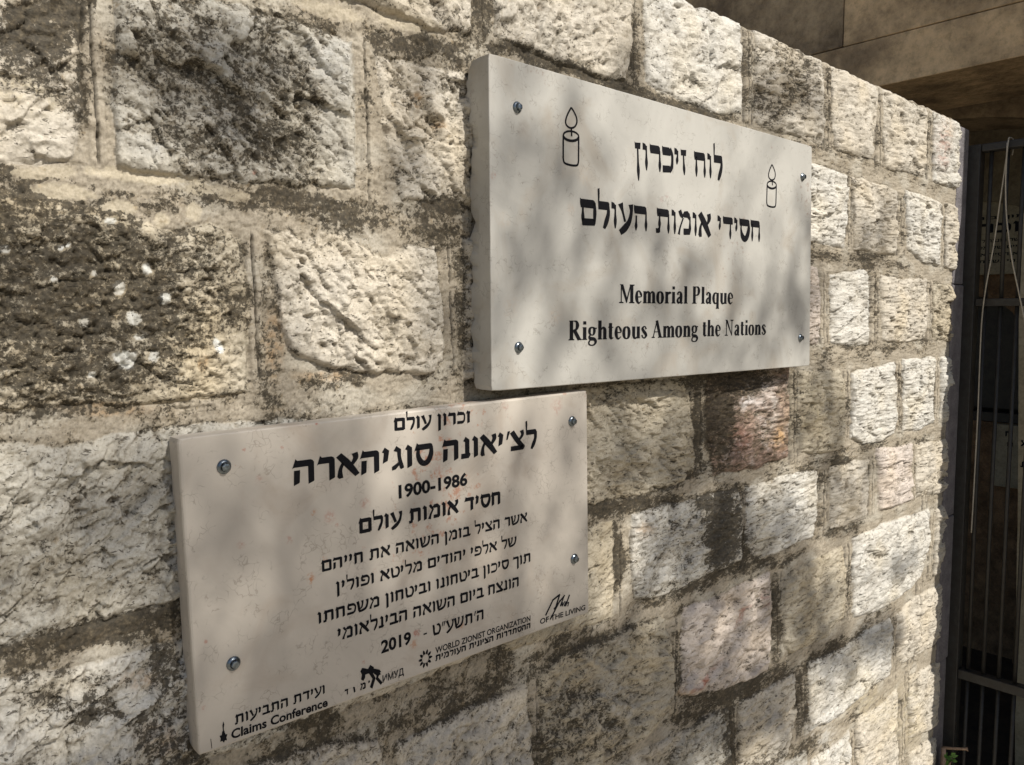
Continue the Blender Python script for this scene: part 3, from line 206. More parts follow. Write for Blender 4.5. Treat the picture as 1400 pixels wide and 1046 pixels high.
def mat_plaque(name, base, vein, red, seed, gloss, stains=(), yf=0.0):
    m, nt, P, N, L = new_mat(name)
    g = N('ShaderNodeNewGeometry')
    mp = N('ShaderNodeMapping'); mp.inputs['Location'].default_value = (seed, seed * .7, 0); L(g.outputs['Position'], mp.inputs[0])
    pos = mp.outputs[0]
    n1 = noise_node(N, L, pos, 7, 6, 0.6, 0.6)
    r1 = ramp(N, [(0.33, tuple(c * 0.84 for c in base)), (0.5, base), (0.66, tuple(min(1, c * 1.10) for c in base))]); L(n1.outputs[0], r1.inputs[0])
    n2 = noise_node(N, L, pos, 11, 5, 0.6, 1.0)
    r2 = ramp(N, [(0.52, (0, 0, 0)), (0.72, (1, 1, 1))]); L(n2.outputs[0], r2.inputs[0])
    mm = N('ShaderNodeMath'); mm.operation = 'MULTIPLY'; L(r2.outputs[0], mm.inputs[0]); mm.inputs[1].default_value = 0.8
    c = mix(N, L, mm.outputs[0], r1.outputs[0], vein)
    # small fossil flecks: thin broken lines
    v = N('ShaderNodeTexVoronoi'); v.feature = 'DISTANCE_TO_EDGE'; v.inputs['Scale'].default_value = 85; L(noise_vec(N, L, pos, 60, 0.03), v.inputs['Vector'])
    rv = ramp(N, [(0.0, (1, 1, 1)), (0.05, (0, 0, 0))]); L(v.outputs['Distance'], rv.inputs[0])
    n4 = noise_node(N, L, pos, 38, 4, 0.6)
    r4 = ramp(N, [(0.52, (0, 0, 0)), (0.60, (1, 1, 1))]); L(n4.outputs[0], r4.inputs[0])
    m4 = N('ShaderNodeMath'); m4.operation = 'MULTIPLY'; L(rv.outputs[0], m4.inputs[0]); L(r4.outputs[0], m4.inputs[1])
    m5 = N('ShaderNodeMath'); m5.operation = 'MULTIPLY'; L(m4.outputs[0], m5.inputs[0]); m5.inputs[1].default_value = 0.6
    c = mix(N, L, m5.outputs[0], c, tuple(x * 0.55 for x in vein))
    # reddish iron specks
    n5 = noise_node(N, L, pos, 75, 6, 0.7)
    n6 = noise_node(N, L, pos, 6, 3, 0.5)
    mu = N('ShaderNodeMath'); mu.operation = 'MULTIPLY'; L(n5.outputs[0], mu.inputs[0]); L(n6.outputs[0], mu.inputs[1])
    r5 = ramp(N, [(0.37, (0, 0, 0)), (0.43, (1, 1, 1))]); L(mu.outputs[0], r5.inputs[0])
    m6 = N('ShaderNodeMath'); m6.operation = 'MULTIPLY'; L(r5.outputs[0], m6.inputs[0]); m6.inputs[1].default_value = 0.75
    c = mix(N, L, m6.outputs[0], c, red)
    for (sx_, sz_, sr, st_, sc) in stains:
        dv = N('ShaderNodeVectorMath'); dv.operation = 'DISTANCE'; nv = noise_vec(N, L, g.outputs['Position'], 90, sr * 1.1); L(nv, dv.inputs[0]); dv.inputs[1].default_value = (sx_ + sr * .5, yf + sr * .5, sz_ + sr * .5)
        mr = N('ShaderNodeMapRange'); L(dv.outputs['Value'], mr.inputs[0]); mr.inputs[1].default_value = sr * 1.0; mr.inputs[2].default_value = sr * .35; mr.inputs[3].default_value = 0; mr.inputs[4].default_value = st_
        nn = noise_node(N, L, g.outputs['Position'], 260, 4, 0.7); rr = ramp(N, [(.42, (0, 0, 0)), (.58, (1, 1, 1))]); L(nn.outputs[0], rr.inputs[0])
        mq = N('ShaderNodeMath'); mq.operation = 'MULTIPLY'; L(mr.outputs[0], mq.inputs[0]); L(rr.outputs[0], mq.inputs[1])
        c = mix(N, L, mq.outputs[0], c, sc)
    L(c, P.inputs['Base Color'])
    P.inputs['Roughness'].default_value = gloss
    P.inputs['Specular IOR Level'].default_value = 0.4
    b = N('ShaderNodeBump'); b.inputs['Strength'].default_value = 0.12; b.inputs['Distance'].default_value = 0.001
    n7 = noise_node(N, L, pos, 300, 4, 0.6); L(n7.outputs[0], b.inputs['Height']); L(b.outputs[0], P.inputs['Normal'])
    return m

def noise_vec(N, L, pos, scale, amt):
    n = N('ShaderNodeTexNoise'); n.inputs['Scale'].default_value = scale; L(pos, n.inputs['Vector'])
    s = N('ShaderNodeVectorMath'); s.operation = 'SCALE'; s.inputs['Scale'].default_value = amt; L(n.outputs['Color'], s.inputs[0])
    a = N('ShaderNodeVectorMath'); a.operation = 'ADD'; L(pos, a.inputs[0]); L(s.outputs[0], a.inputs[1])
    return a.outputs[0]

def mat_simple(name, col, col2=None, rough=0.7, metal=0.0, scale=20, bump=0.3, bdist=0.003, spec=0.4, lo=0.35, hi=0.65):
    m, nt, P, N, L = new_mat(name)
    g = N('ShaderNodeNewGeometry')
    col2 = col2 or tuple(c * 0.6 for c in col)
    n = noise_node(N, L, g.outputs['Position'], scale, 8, 0.62)
    r = ramp(N, [(lo, col2), (hi, col)]); L(n.outputs[0], r.inputs[0])
    nf = noise_node(N, L, g.outputs['Position'], scale * 9, 8, 0.75); rf = ramp(N, [(0.3, (.62, .62, .62)), (.5, (1, 1, 1)), (.72, (1.2, 1.2, 1.2))]); L(nf.outputs[0], rf.inputs[0])
    L(mix(N, L, 1.0, r.outputs[0], rf.outputs[0], 'MULTIPLY'), P.inputs['Base Color'])
    P.inputs['Roughness'].default_value = rough; P.inputs['Metallic'].default_value = metal; P.inputs['Specular IOR Level'].default_value = spec
    if bump:
        n2 = noise_node(N, L, g.outputs['Position'], scale * 5, 6, 0.6)
        b = N('ShaderNodeBump'); b.inputs['Strength'].default_value = bump; b.inputs['Distance'].default_value = bdist
        L(n2.outputs[0], b.inputs['Height']); L(b.outputs[0], P.inputs['Normal'])
    return m

MASON = mat_masonry()
YF1, YF2 = -.0375, -.02625
M_P1 = mat_plaque('honed_grey_limestone', (0.425, 0.413, 0.378), (0.36, 0.325, 0.275), (0.26, 0.19, 0.15), 3.1, 0.5, STAINS_UPPER, YF1)
M_P2 = mat_plaque('honed_pink_limestone', (0.47, 0.428, 0.372), (0.40, 0.34, 0.28), (0.38, 0.17, 0.10), 8.7, 0.5, STAINS_LOWER, YF2)
M_INK = mat_simple('black_engraving_paint', (0.006, 0.006, 0.008), (0.009, 0.009, 0.011), 0.8, scale=300, bump=0, spec=0.12)
M_ZINC = mat_simple('galvanised_steel', (0.26, 0.30, 0.33), (0.12, 0.14, 0.16), 0.30, 1.0, 250, 0.1, 0.0005)
M_IRON = mat_simple('dark_painted_iron', (0.026, 0.026, 0.025), (0.016, 0.014, 0.012), 0.5, 0.0, 60, 0.35, 0.001)
M_BEAM = mat_simple('stained_arch_stone', (0.70, 0.50, 0.29), (0.30, 0.215, 0.13), 0.9, 0, 4, 0.9, 0.012, 0.2, 0.40, 0.60)
M_BEAM2 = mat_simple('darker_arch_stone', (0.44, 0.33, 0.205), (0.19, 0.14, 0.09), 0.9, 0, 5, 0.9, 0.012, 0.2, 0.40, 0.60)  # darker version of the arch stone, for upper courses and ceiling
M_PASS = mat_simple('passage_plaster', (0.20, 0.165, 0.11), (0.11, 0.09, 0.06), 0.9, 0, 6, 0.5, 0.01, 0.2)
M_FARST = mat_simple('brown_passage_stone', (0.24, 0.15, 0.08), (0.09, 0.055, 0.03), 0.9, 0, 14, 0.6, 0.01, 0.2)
M_TAB = mat_simple('cream_tablet_stone', (0.52, 0.43, 0.28), (0.42, 0.33, 0.20), 0.8, 0, 8, 0.3, 0.003, 0.2)
M_OLDTAB = mat_simple('old_tablet_stone', (0.34, 0.29, 0.20), (0.22, 0.19, 0.13), 0.8, 0, 12, 0.3, 0.003, 0.2)
M_DARKW = mat_simple('dark_door_paint', (0.05, 0.044, 0.032), (0.03, 0.026, 0.02), 0.7, 0, 20, 0.2)
M_CORD = mat_simple('dirty_white_cord', (0.42, 0.38, 0.31), (0.30, 0.27, 0.22), 0.6, 0, 90, 0.3, 0.0006)
M_RUST = mat_simple('rusty_steel', (0.46, 0.33, 0.24), (0.28, 0.19, 0.13), 0.75, 0.2, 80, 0.4, 0.001)
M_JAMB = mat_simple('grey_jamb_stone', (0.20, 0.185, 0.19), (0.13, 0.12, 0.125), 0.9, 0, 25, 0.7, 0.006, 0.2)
M_PAVE = mat_simple('courtyard_paving', (0.42, 0.37, 0.29), (0.30, 0.26, 0.20), 0.85, 0, 3, 0.4, 0.004, 0.2)
M_LEAF = mat_simple('olive_green_leaf', (0.07, 0.11, 0.035), (0.04, 0.07, 0.02), 0.6, 0, 8, 0)
M_WEED = mat_simple('fresh_green_leaf', (0.10, 0.22, 0.04), (0.06, 0.14, 0.025), 0.55, 0, 60, 0)
M_BARK = mat_simple('rough_bark', (0.16, 0.12, 0.08), (0.08, 0.06, 0.04), 0.9, 0, 12, 0.8, 0.01)

# ------------------------------------------------------------------ numpy noise
_perm = nrg.permutation(4096).astype(np.int64)
_ga = nrg.uniform(0, 2 * math.pi, 4096); _gx = np.cos(_ga); _gy = np.sin(_ga)
_r1 = nrg.uniform(0, 1, 4096); _r2 = nrg.uniform(0, 1, 4096); _r3 = nrg.uniform(-1, 1, 4096); _r4 = nrg.uniform(-1, 1, 4096); _r5 = nrg.uniform(-1, 1, 4096)
def _h(i, j, s): return _perm[(_perm[(i + s * 131) & 4095] + j) & 4095]
def perlin(x, y, s=0):
    xi = np.floor(x).astype(np.int64); yi = np.floor(y).astype(np.int64)
    xf = x - xi; yf = y - yi
    u = xf * xf * xf * (xf * (xf * 6 - 15) + 10); v = yf * yf * yf * (yf * (yf * 6 - 15) + 10)
    def g(a, b):
        h = _h(xi + a, yi + b, s); return _gx[h] * (xf - a) + _gy[h] * (yf - b)
    n00 = g(0, 0); n10 = g(1, 0); n01 = g(0, 1); n11 = g(1, 1)
    a = n00 + u * (n10 - n00); b = n01 + u * (n11 - n01)
    return (a + v * (b - a)) * 1.5
def fbm(x, y, o=4, s=0, g=0.5):
    t = 0; a = 1.0; n = 0
    for k in range(o):
        t = t + a * perlin(x * 2 ** k + 17.3 * k, y * 2 ** k - 9.1 * k, s + k); n += a; a *= g
    return t / n
def facets(x, y, s=0):
    """chipped planes: nearest cell gives a tilted plane; returns height about -1..1 and edge distance"""
    xi = np.floor(x).astype(np.int64); yi = np.floor(y).astype(np.int64)
    d1 = np.full(x.shape, 9.0); d2 = np.full(x.shape, 9.0); hh = np.zeros(x.shape)
    for a in (-1, 0, 1):
        for b in (-1, 0, 1):
            h = _h(xi + a, yi + b, s)
            dx = xi + a + _r1[h] - x; dy = yi + b + _r2[h] - y
            d = dx * dx + dy * dy
            pl = _r3[h] * 0.5 - dx * _r4[h] * 0.9 - dy * _r5[h] * 0.9
            m = d < d1
            d2 = np.where(m, d1, np.minimum(d2, d)); hh = np.where(m, pl, hh); d1 = np.where(m, d, d1)
    return hh, np.sqrt(d2) - np.sqrt(d1)
def sstep(a, b, x):
    t = np.clip((x - a) / (b - a), 0, 1); return t * t * (3 - 2 * t)
def sd_poly(px, pz, poly):
    """signed distance, positive inside"""
    P = np.array(poly); n = len(P); d = np.full(px.shape, 1e9); ins = np.zeros(px.shape, bool)
    for i in range(n):
        ax, az = P[i]; bx, bz = P[(i + 1) % n]
        ex, ez = bx - ax, bz - az; wx, wz = px - ax, pz - az
        t = np.clip((wx * ex + wz * ez) / (ex * ex + ez * ez + 1e-12), 0, 1)
        d = np.minimum(d, np.hypot(wx - t * ex, wz - t * ez))
        c = ((az > pz) != (bz > pz)) & (px < ex * (pz - az) / (ez if abs(ez) > 1e-12 else 1e-12) + ax)
        ins ^= c
    return np.where(ins, d, -d)

# ------------------------------------------------------------------ STONE WALL
WALL_TOP = 2.058
WALL_END = 2.282
def rect(x0, x1, z0, z1, t='d', k='h', a=0, d=0.3):
    g = 0.010
    q = [(x0 + g, z0 + g), ((x0 + x1) / 2, z0 + g + rng.uniform(-.004, .004)), (x1 - g, z0 + g + rng.uniform(-.004, .004)), (x1 - g, (z0 + z1) / 2), (x1 - g, z1 - g), ((x0 + x1) / 2, z1 - g + rng.uniform(-.004, .004)), (x0 + g, z1 - g), (x0 + g, (z0 + z1) / 2)]
    return (q, t, k, a, d)
FILL = []
for z0, z1, cuts in ((1.875, 2.062, (-1.2, -.85, -.42, -.02, .20, .405)), (1.67, 1.875, (-1.2, -.7, -.36, .055)), (1.467, 1.67, (-1.2, -.9, -.5, .045)),
                     (1.258, 1.467, (-1.2, -.75, -.33, .05)), (1.09, 1.258, (-1.2, -.92, -.45, .05)), (.857, 1.09, (-1.2, -.8, -.38, .02, .29)),
                     (.657, .857, (-1.2, -.9, -.55, -.2, .15, .5, .82, 1.13)), (.437, .657, (-1.2, -.8, -.4, .0, .35, .8, 1.18, 1.57)),
                     (.22, .437, (-1.2, -.7, -.3, .1, .5, .95, 1.3, 1.56)), (0.0, .22, (-1.2, -.8, -.35, .1, .6, 1.0, 1.45, 1.9, 2.275))):
    for a, b in zip(cuts[:-1], cuts[1:]): FILL.append(rect(a, b, z0, z1, rng.choice('dcg'), 'h', rng.uniform(-60, 60), .35))
ALL = STONES + FILL
TINT = {'c': (0.53, 0.485, 0.41), 'w': (0.565, 0.542, 0.49), 'y': (0.46, 0.41, 0.32), 'p': (0.55, 0.485, 0.43), 'g': (0.435, 0.412, 0.36), 'd': (0.47, 0.427, 0.355), 'r': (0.34, 0.265, 0.225)}

def make_axes():
    # columns: even in view angle over the part the photograph sees, coarse beyond
    fx = lambda px: float(0.7875 * ((px - 700) * 0.74164901 + (-87) * -0.05288809 + 1100 * 0.66869993) / ((px - 700) * -0.67078815 + (-87) * -0.05847509 + 1100 * 0.73934019))
    xs = [fx(p) for p in np.arange(-60, 1330, 2.0)]
    xs = [x for x in xs if x < WALL_END - 0.001]
    xs += list(np.arange(-1.2, xs[0] - 0.004, 0.02)) + [WALL_END]
    for (x0, z0, x1, z1, w) in GROOVES:
        for k in (-1.6, -0.8, 0, 0.8, 1.6):
            xs.append((x0 + x1) / 2 + k * w)
    xs = np.array(sorted(xs)); keep = [0]
    for i in range(1, len(xs)):
        if xs[i] - xs[keep[-1]] > 0.0007: keep.append(i)
    xs = xs[keep]; xs[-1] = WALL_END
    zs = list(np.arange(1.17, 1.90, 0.00165)) + list(np.arange(0.30, 1.17, 0.0024)) + list(np.arange(0.0, 0.30, 0.02)) + list(np.arange(1.90, WALL_TOP, 0.0026)) + [WALL_TOP]
    zs = np.array(sorted(zs)); zs = zs[np.concatenate([[True], np.diff(zs) > 0.0008])]; zs[-1] = WALL_TOP
    return xs, zs

RED_STONE = next(i for i, s in enumerate(STONES) if s[1] == 'r')
def build_wall():
    xs, zs = make_axes()
    X, Z = np.meshgrid(xs, zs)
    sh = X.shape
    print('wall grid', sh, X.size)
    # the punched stones at the far end carry coarser tool marks than the near ones
    sxf = 1 + 1.9 * sstep(.55, 1.7, xs); XSv = np.concatenate([[0], np.cumsum(np.diff(xs) * 2 / (sxf[1:] + sxf[:-1]))]) + xs[0]
    XT = np.broadcast_to(XSv, sh) + 0.0
    # local wobble so that edges and joints are uneven
    wx = 0.0050 * fbm(XT / .022, Z / .026, 4, 11, .5) + 0.003 * perlin(X / .07, Z / .07, 15)
    wz = 0.0055 * fbm(XT / .022, Z / .022, 4, 21, .5) + 0.003 * perlin(X / .06, Z / .06, 25)
    PX = X + wx; PZ = Z + wz
    D = np.full(sh, -1.0); ID = np.full(sh, -1, int)
    for k, (poly, t, kd, a, dd) in enumerate(ALL):
        P = np.array(poly); m = .03
        c0, c1 = np.searchsorted(xs, [P[:, 0].min() - m, P[:, 0].max() + m]); r0, r1 = np.searchsorted(zs, [P[:, 1].min() - m, P[:, 1].max() + m])
        if c1 <= c0 or r1 <= r0: continue
        s = (slice(r0, r1), slice(c0, c1))
        d = sd_poly(PX[s], PZ[s], poly)
        b = d > D[s]
        D[s] = np.where(b, d, D[s]); ID[s] = np.where(b, k, ID[s])
    ID = np.maximum(ID, 0)
    kinds = np.array([{'h': 0, 's': 1, 'p': 2, 'r': 3}[s[2]] for s in ALL])[ID]
    ang = np.radians(np.array([s[3] for s in ALL], float))[ID]
    dirt0 = np.array([s[4] for s in ALL])[ID]
    tint = np.array([TINT[s[1]] for s in ALL])[ID]
    proud = np.array([rng.uniform(-.0025, .003) for s in ALL])[ID]
    off = ID * 3.77
    ca, sa = np.cos(ang), np.sin(ang)
    U = XT * ca + Z * sa + off; V = -XT * sa + Z * ca
    inside = sstep(-.001, .003, D)
    near = sstep(0.0, .022, D)
    # ---- relief of the stones
    wU = U + .006 * fbm(X / .03, Z / .03, 3, 31); wV = V + .006 * fbm(X / .03, Z / .03, 3, 35)
    f1, e1 = facets(wU / .050, wV / .026, 1)
    f2, e2 = facets(wU / .019, wV / .011, 2)
    f3, e3 = facets(XT / .0075 + .4 * perlin(U / .01, V / .01, 36), Z / .0065, 4)
    big = fbm(X / .11 + off, Z / .11, 3, 41)
    fine = fbm(XT / .010, Z / .010, 4, 45, .6)
    # chisel notches, long and thin along the tool direction
    n1 = perlin(wU / .024, wV / .0065, 51); n1m = perlin(U / .06, V / .045, 52)
    notch = sstep(.42, .62, n1) * sstep(-.15, .35, n1m)
    n2 = perlin(wU / .011, wV / .0035, 55); n2m = fbm(X / .035 + off, Z / .035, 2, 56)
    pits = sstep(.40, .60, n2) * sstep(-.25, .25, n2m)
    n3 = perlin(wU / .007, wV / .0045, 58)
    pock = sstep(.45, .62, n3)
    rough = fbm(XT / .006, Z / .005, 3, 61, .65)
    hk = np.zeros(sh)
    A = lambda a, b, c, d: np.choose(kinds, [a, b, c, d])
    rel = big * A(.0050, .005, .0045, .003) + f1 * A(.0078, .0055, .0066, .0035) + f2 * A(.0040, .0028, .0042, .0030) + f3 * A(.0016, .0009, .0016, .0022) + fine * A(.0006, .0006, .0010, .0026)
    rel = rel - notch * A(.0042, .0030, .0040, .003) - pits * A(.0022, .0018, .0042, .0034) - pock * A(.0010, .0008, .0022, .0020) + rough * A(.0005, .0004, .0009, .0018)
    cr_ = 1 - np.abs(perlin(wU / .07, wV / .05, 63)); crack = sstep(.955, .995, cr_) * sstep(0, .3, perlin(X / .09, Z / .09, 64) + .1)
    rel = rel - crack * A(.003, .0015, .001, .003)
    lam = A(0, 0, 0, 1) * sstep(-.1, .4, perlin(X / .12, Z / .09, 66)) * perlin((X + .01 * perlin(X / .03, Z / .03, 67)) / .03, Z / .0042, 68) * .0012
    rel = rel + lam
    crv = (1 - sstep(.0, .055, e1)) * sstep(-.05, .35, perlin(U / .045, V / .04, 64)) + .8 * (1 - sstep(.0, .07, e2)) * sstep(.05, .45, perlin(U / .03, V / .022, 65))
    crv = np.clip(crv, 0, 1) * A(1, .7, .8, .8); rel = rel - crv * .0022
    bulge = .0052 * (1 - np.exp(-np.maximum(D, 0) / .0035)) + .0030 * (1 - np.exp(-np.maximum(D, 0) / .05))
    hs = -.0075 + bulge + rel * (.45 + .55 * near) + proud
    # ---- mortar: trowelled, crumbling, with sanded surface
    mo = -.0078 + .0034 * fbm(XT / .035, Z / .030, 4, 71, .55) + .0018 * fbm(XT / .006, Z / .006, 3, 75, .65)
    fl, el = facets(X / .03 + .3 * perlin(X / .02, Z / .02, 77), Z / .012, 3)
    mo = mo + .0018 * fl * sstep(0, .3, perlin(X / .08, Z / .05, 78))
    mcr = 1 - np.abs(perlin(X / .045 + .3 * perlin(X / .01, Z / .01, 79), Z / .045, 80)); mcrack = sstep(.975, .998, mcr)
    mo = mo - .002 * mcrack
    gap = np.exp(-(np.maximum(-D, 0) / .0022) ** 2) * sstep(-.1, .25, perlin(X / .03, Z / .03, 82))
    H = np.where(D > 0, hs, mo - .0022 * gap)
    k_ = sstep(-.0015, .0025, D); H = mo * (1 - k_) + hs * k_ - .0016 * gap
    # scored joints: a raised flat ribbon of pointing with a cut down its middle
    GR = np.zeros(sh); RB = np.zeros(sh); ED = np.zeros(sh)
    for gi, (x0, z0, x1, z1, w) in enumerate(GROOVES):
        xa, xb = min(x0, x1) - .02, max(x0, x1) + .02; za, zb = min(z0, z1) - .005, max(z0, z1) + .005
        c0, c1 = np.searchsorted(xs, [xa, xb]); r0, r1 = np.searchsorted(zs, [za, zb])
        if c1 <= c0 or r1 <= r0: continue
        s = (slice(r0, r1), slice(c0, c1))
        t = np.clip((Z[s] - z0) / (z1 - z0), 0, 1)
        xc = x0 + (x1 - x0) * t + .0012 * perlin(Z[s] / .03, Z[s] * 0 + gi, 85) + .0005 * perlin(Z[s] / .008, Z[s] * 0 + gi, 86)
        en = sstep(-.004, .004, Z[s] - min(z0, z1)) * sstep(-.004, .004, max(z0, z1) - Z[s])
        q = np.abs(X[s] - xc); kw = 1 + .9 * float(np.clip((x0 - 1.0) / .7, 0, 1)); w = .0016 * kw
        br = sstep(-.65, -.35, perlin(Z[s] / .02, Z[s] * 0 + gi * 3.1, 87))
        g_ = (1 - sstep(.25 * w, .85 * w, q)) * en * br
        r_ = (1 - sstep(.006 * kw, .009 * kw, q)) * en
        ed = np.exp(-((q - .0095 * kw) / (.0022 * kw)) ** 2) * en * (kw > 1.2) * sstep(-.4, .1, perlin(Z[s] / .015, Z[s] * 0 + gi * 1.7, 88)); ED[s] = np.maximum(ED[s], ed)
        GR[s] = np.maximum(GR[s], g_); RB[s] = np.maximum(RB[s], r_)
    outm = 1 - sstep(-.002, .002, D)
    H = H + .0022 * RB * outm - .0058 * GR * np.maximum(outm, .5) - .0035 * ED * outm
    # ---- dirt and lichen amount, also carrying the dimmer light on the left
    W_ = (fbm(X / .05, Z / .05, 4, 91, .6)); WX = X + .012 * W_; WZ = Z + .012 * fbm(X / .05, Z / .05, 4, 95, .6)
    def blobsum(lst, soft=1.0):
        out = np.zeros(sh)
        for b in lst:
            cx, cz, a11, a12, a21, a22, st = b[:7]
            Ai = np.linalg.inv(np.array([[a11, a12], [a21, a22]])); ex = 1.9 * np.hypot(Ai[0, 0], Ai[0, 1]) + .02; ez = 1.9 * np.hypot(Ai[1, 0], Ai[1, 1]) + .02
            c0, c1 = np.searchsorted(xs, [cx - ex, cx + ex]); r0, r1 = np.searchsorted(zs, [cz - ez, cz + ez])
            if c1 <= c0 or r1 <= r0: continue
            s = (slice(r0, r1), slice(c0, c1))
            dx, dz = WX[s] - cx, WZ[s] - cz
            r2 = (a11 * dx + a12 * dz) ** 2 + (a21 * dx + a22 * dz) ** 2
            out[s] = np.maximum(out[s], st * np.exp(-r2 * r2 * .8))
        return out
    right = sstep(1.3, 1.9, X)
    def inside_stone(b):
        i = min(max(np.searchsorted(zs, b[1]), 0), sh[0] - 1); j = min(max(np.searchsorted(xs, b[0]), 0), sh[1] - 1); return D[i, j] > .012
    DB = np.maximum(blobsum([b for b in DIRT if inside_stone(b)]), blobsum([b for b in DIRT if not inside_stone(b)]) * .80 * (1 - (.50 + .25 * right) * sstep(-.001, .004, D)))
    CB = blobsum(CLEAN)
    jn = sstep(-.010, 0, D) * (1 - sstep(0, .006, D))
    DB = DB * (1 - .22 * right)  # thinner dirt on the right stands in for the stronger light there
    amount = np.minimum(dirt0 * .50 * inside + DB * .92 + jn * .20 * (1 - right * .3) + (1 - inside) * (.16 - .10 * right + .25 * perlin(X / .09, Z / .06, 97)) - CB, .93)
    g1 = fbm(XT / .0085, Z / .0075, 4, 101, .65) * 1.25; g2 = fbm(XT / .030, Z / .024, 4, 105, .6) * 1.1; g3 = perlin(XT / .0032, Z / .0028, 109)
    g4 = nrg.uniform(-1, 1, sh)
    gran = .5 + 1.0 * (.50 * g1 + .42 * g2 + .30 * g3 + .10 * g4)
    low = np.clip(-rel / .006, -1, 1)
    amount = amount + .07 * (1 - right) * inside  # extra film on the left stones: their dimmer light put into the dirt
    dm = sstep(-.02, .26, amount - gran + .16 * low) * .18            # heavy black-brown crust
    DA = np.clip(.455 + .62 * (amount - .5) - .24 * g2 - .20 * g1 + .10 * low, 0, 1)
    dm2 = sstep(-.34, .12, amount - gran + .20 * low)           # thin grey-brown film
    pit_dark = np.clip(notch * A(.8, .6, .7, .6) + pits * A(.6, .55, .9, .7) + pock * A(.3, .3, .55, .5) + crack * .6 + crv * .55, 0, 1) * (.45 + .55 * sstep(-.3, .4, fbm(X / .05, Z / .05, 2, 111))) * inside  # hollows darkened in colour: lichen plus painted shade in notches and crevices
    # ---- colours
    v1 = fbm(X / .045 + off, Z / .045, 4, 121, .55); v2 = fbm(X / .012, Z / .012, 3, 125); v3 = fbm(X / .10 + off, Z / .10, 2, 128)
    col = tint * (1 + .13 * v1 + .07 * v2)[..., None]
    warm = np.array([1.05, 1.0, .90]); cool = np.array([.98, 1.0, 1.03])
    tt = np.clip(v3 * 1.2, -1, 1)[..., None]
    col = col * np.where(tt > 0, 1 + (warm - 1) * tt, 1 + (cool - 1) * -tt)
    rs = (ID == RED_STONE)[..., None] * 1.0
    sp1 = sstep(-.25, .25, g1)[..., None]; sp2 = sstep(.15, .35, g3 + .5 * g1)[..., None]; sp3 = sstep(.1, .5, v1 + .5 * g1)[..., None]
    rc = np.array([.17, .12, .095]) * (1 - sp1) + np.array([.36, .255, .205]) * sp1
    rc = rc * (1 - .7 * sp3) + np.array([.44, .40, .37]) * .7 * sp3; rc = rc * (1 - .6 * sp2) + np.array([.08, .065, .05]) * .6 * sp2
    col = col * (1 - rs) + rc * rs
    mort = np.array([.35, .308, .243]) * (1 + .16 * fbm(X / .03, Z / .03, 4, 131) + .10 * g3 + .06 * g4)[..., None]
    mlight = sstep(.0, .5, perlin(X / .07, Z / .045, 135))[..., None]
    mort = mort * (1 - mlight) + np.array([.42, .385, .32]) * mlight
    # sanded grit in the mortar
    grit = sstep(.35, .6, perlin(X / .0035, Z / .0035, 137))[..., None]; mort = mort * (1 - .30 * grit)
    kk = sstep(-.001, .001, D)[..., None]
    col = mort * (1 - kk) + col * kk
    SC = {'L': (.66, .66, .62), 'O': (.46, .27, .11), 'M': (.52, .46, .35), 'R': (.32, .12, .075), 'B': (.50, .50, .49), 'Y': (.50, .42, .25), 'W': (.62, .60, .60)}
    film = np.array([.135, .112, .075]); crust = np.array([.040, .034, .026]); brown = np.array([.085, .062, .038])
    hue = sstep(-.3, .4, fbm(X / .02, Z / .02, 3, 141))[..., None]
    filmc = film * (1 - hue) + np.array([.21, .165, .10]) * hue
    col = col * (1 - pit_dark[..., None] * .82) + (brown * pit_dark[..., None] * .82)
    col = col * (1 - (dm2 * .46)[..., None]) + filmc * (dm2 * .46)[..., None]
    col = col * (1 - (dm * .88)[..., None]) + (crust * (1 + .35 * g4 + .5 * g2)[..., None] + np.array([.040, .029, .013]) * hue) * (dm * .88)[..., None]
    for b in SPOTS:
        cx, cz, a11, a12, a21, a22, st, key = b
        Ai = np.linalg.inv(np.array([[a11, a12], [a21, a22]])); ex = 1.8 * np.hypot(Ai[0, 0], Ai[0, 1]) + .01; ez = 1.8 * np.hypot(Ai[1, 0], Ai[1, 1]) + .01
        c0, c1 = np.searchsorted(xs, [cx - ex, cx + ex]); r0, r1 = np.searchsorted(zs, [cz - ez, cz + ez])
        if c1 <= c0 or r1 <= r0: continue
        s = (slice(r0, r1), slice(c0, c1))
        dx, dz = X[s] + .25 * (WX[s] - X[s]) - cx, Z[s] + .25 * (WZ[s] - Z[s]) - cz
        r2 = np.sqrt((a11 * dx + a12 * dz) ** 2 + (a21 * dx + a22 * dz) ** 2) + .42 * g1[s] + .30 * g2[s]
        if key in 'LM': w_ = st * (1 - sstep(.8, 1.05, r2))
        else: w_ = st * (1 - sstep(.5, 1.2, r2)) * (.12 + .88 * sstep(-.15, .30, .7 * g1[s] + .5 * g2[s]))
        col[s] = col[s] * (1 - w_[..., None]) + np.array(SC[key]) * w_[..., None]
    # tiny pale lichen dots and ochre dots over the dirty stone
    dots = sstep(.66, .74, perlin(XT / .0075, Z / .0065, 151)) * sstep(.25, .6, dm2) * .5 * inside
    col = col * (1 - dots[..., None]) + np.array([.50, .47, .38]) * dots[..., None]
    od = sstep(.60, .72, perlin(X / .011, Z / .009, 155)) * sstep(.2, .6, dm2) * .25
    col = col * (1 - od[..., None]) + np.array([.34, .23, .10]) * od[..., None]
    gro = (np.maximum(GR * np.maximum(outm, .6), ED * outm))[..., None] * .9
    lr = (RB * outm * (1 - GR) * .35 * (.5 + .5 * right))[..., None]; col = col * (1 - lr) + np.array([.45, .395, .31]) * lr
    col = col * (1 - gro) + np.array([.035, .03, .024]) * gro
    gp = (gap * outm * .35 * sstep(-.3, .2, g1))[..., None]; col = col * (1 - gp) + film * .6 * gp
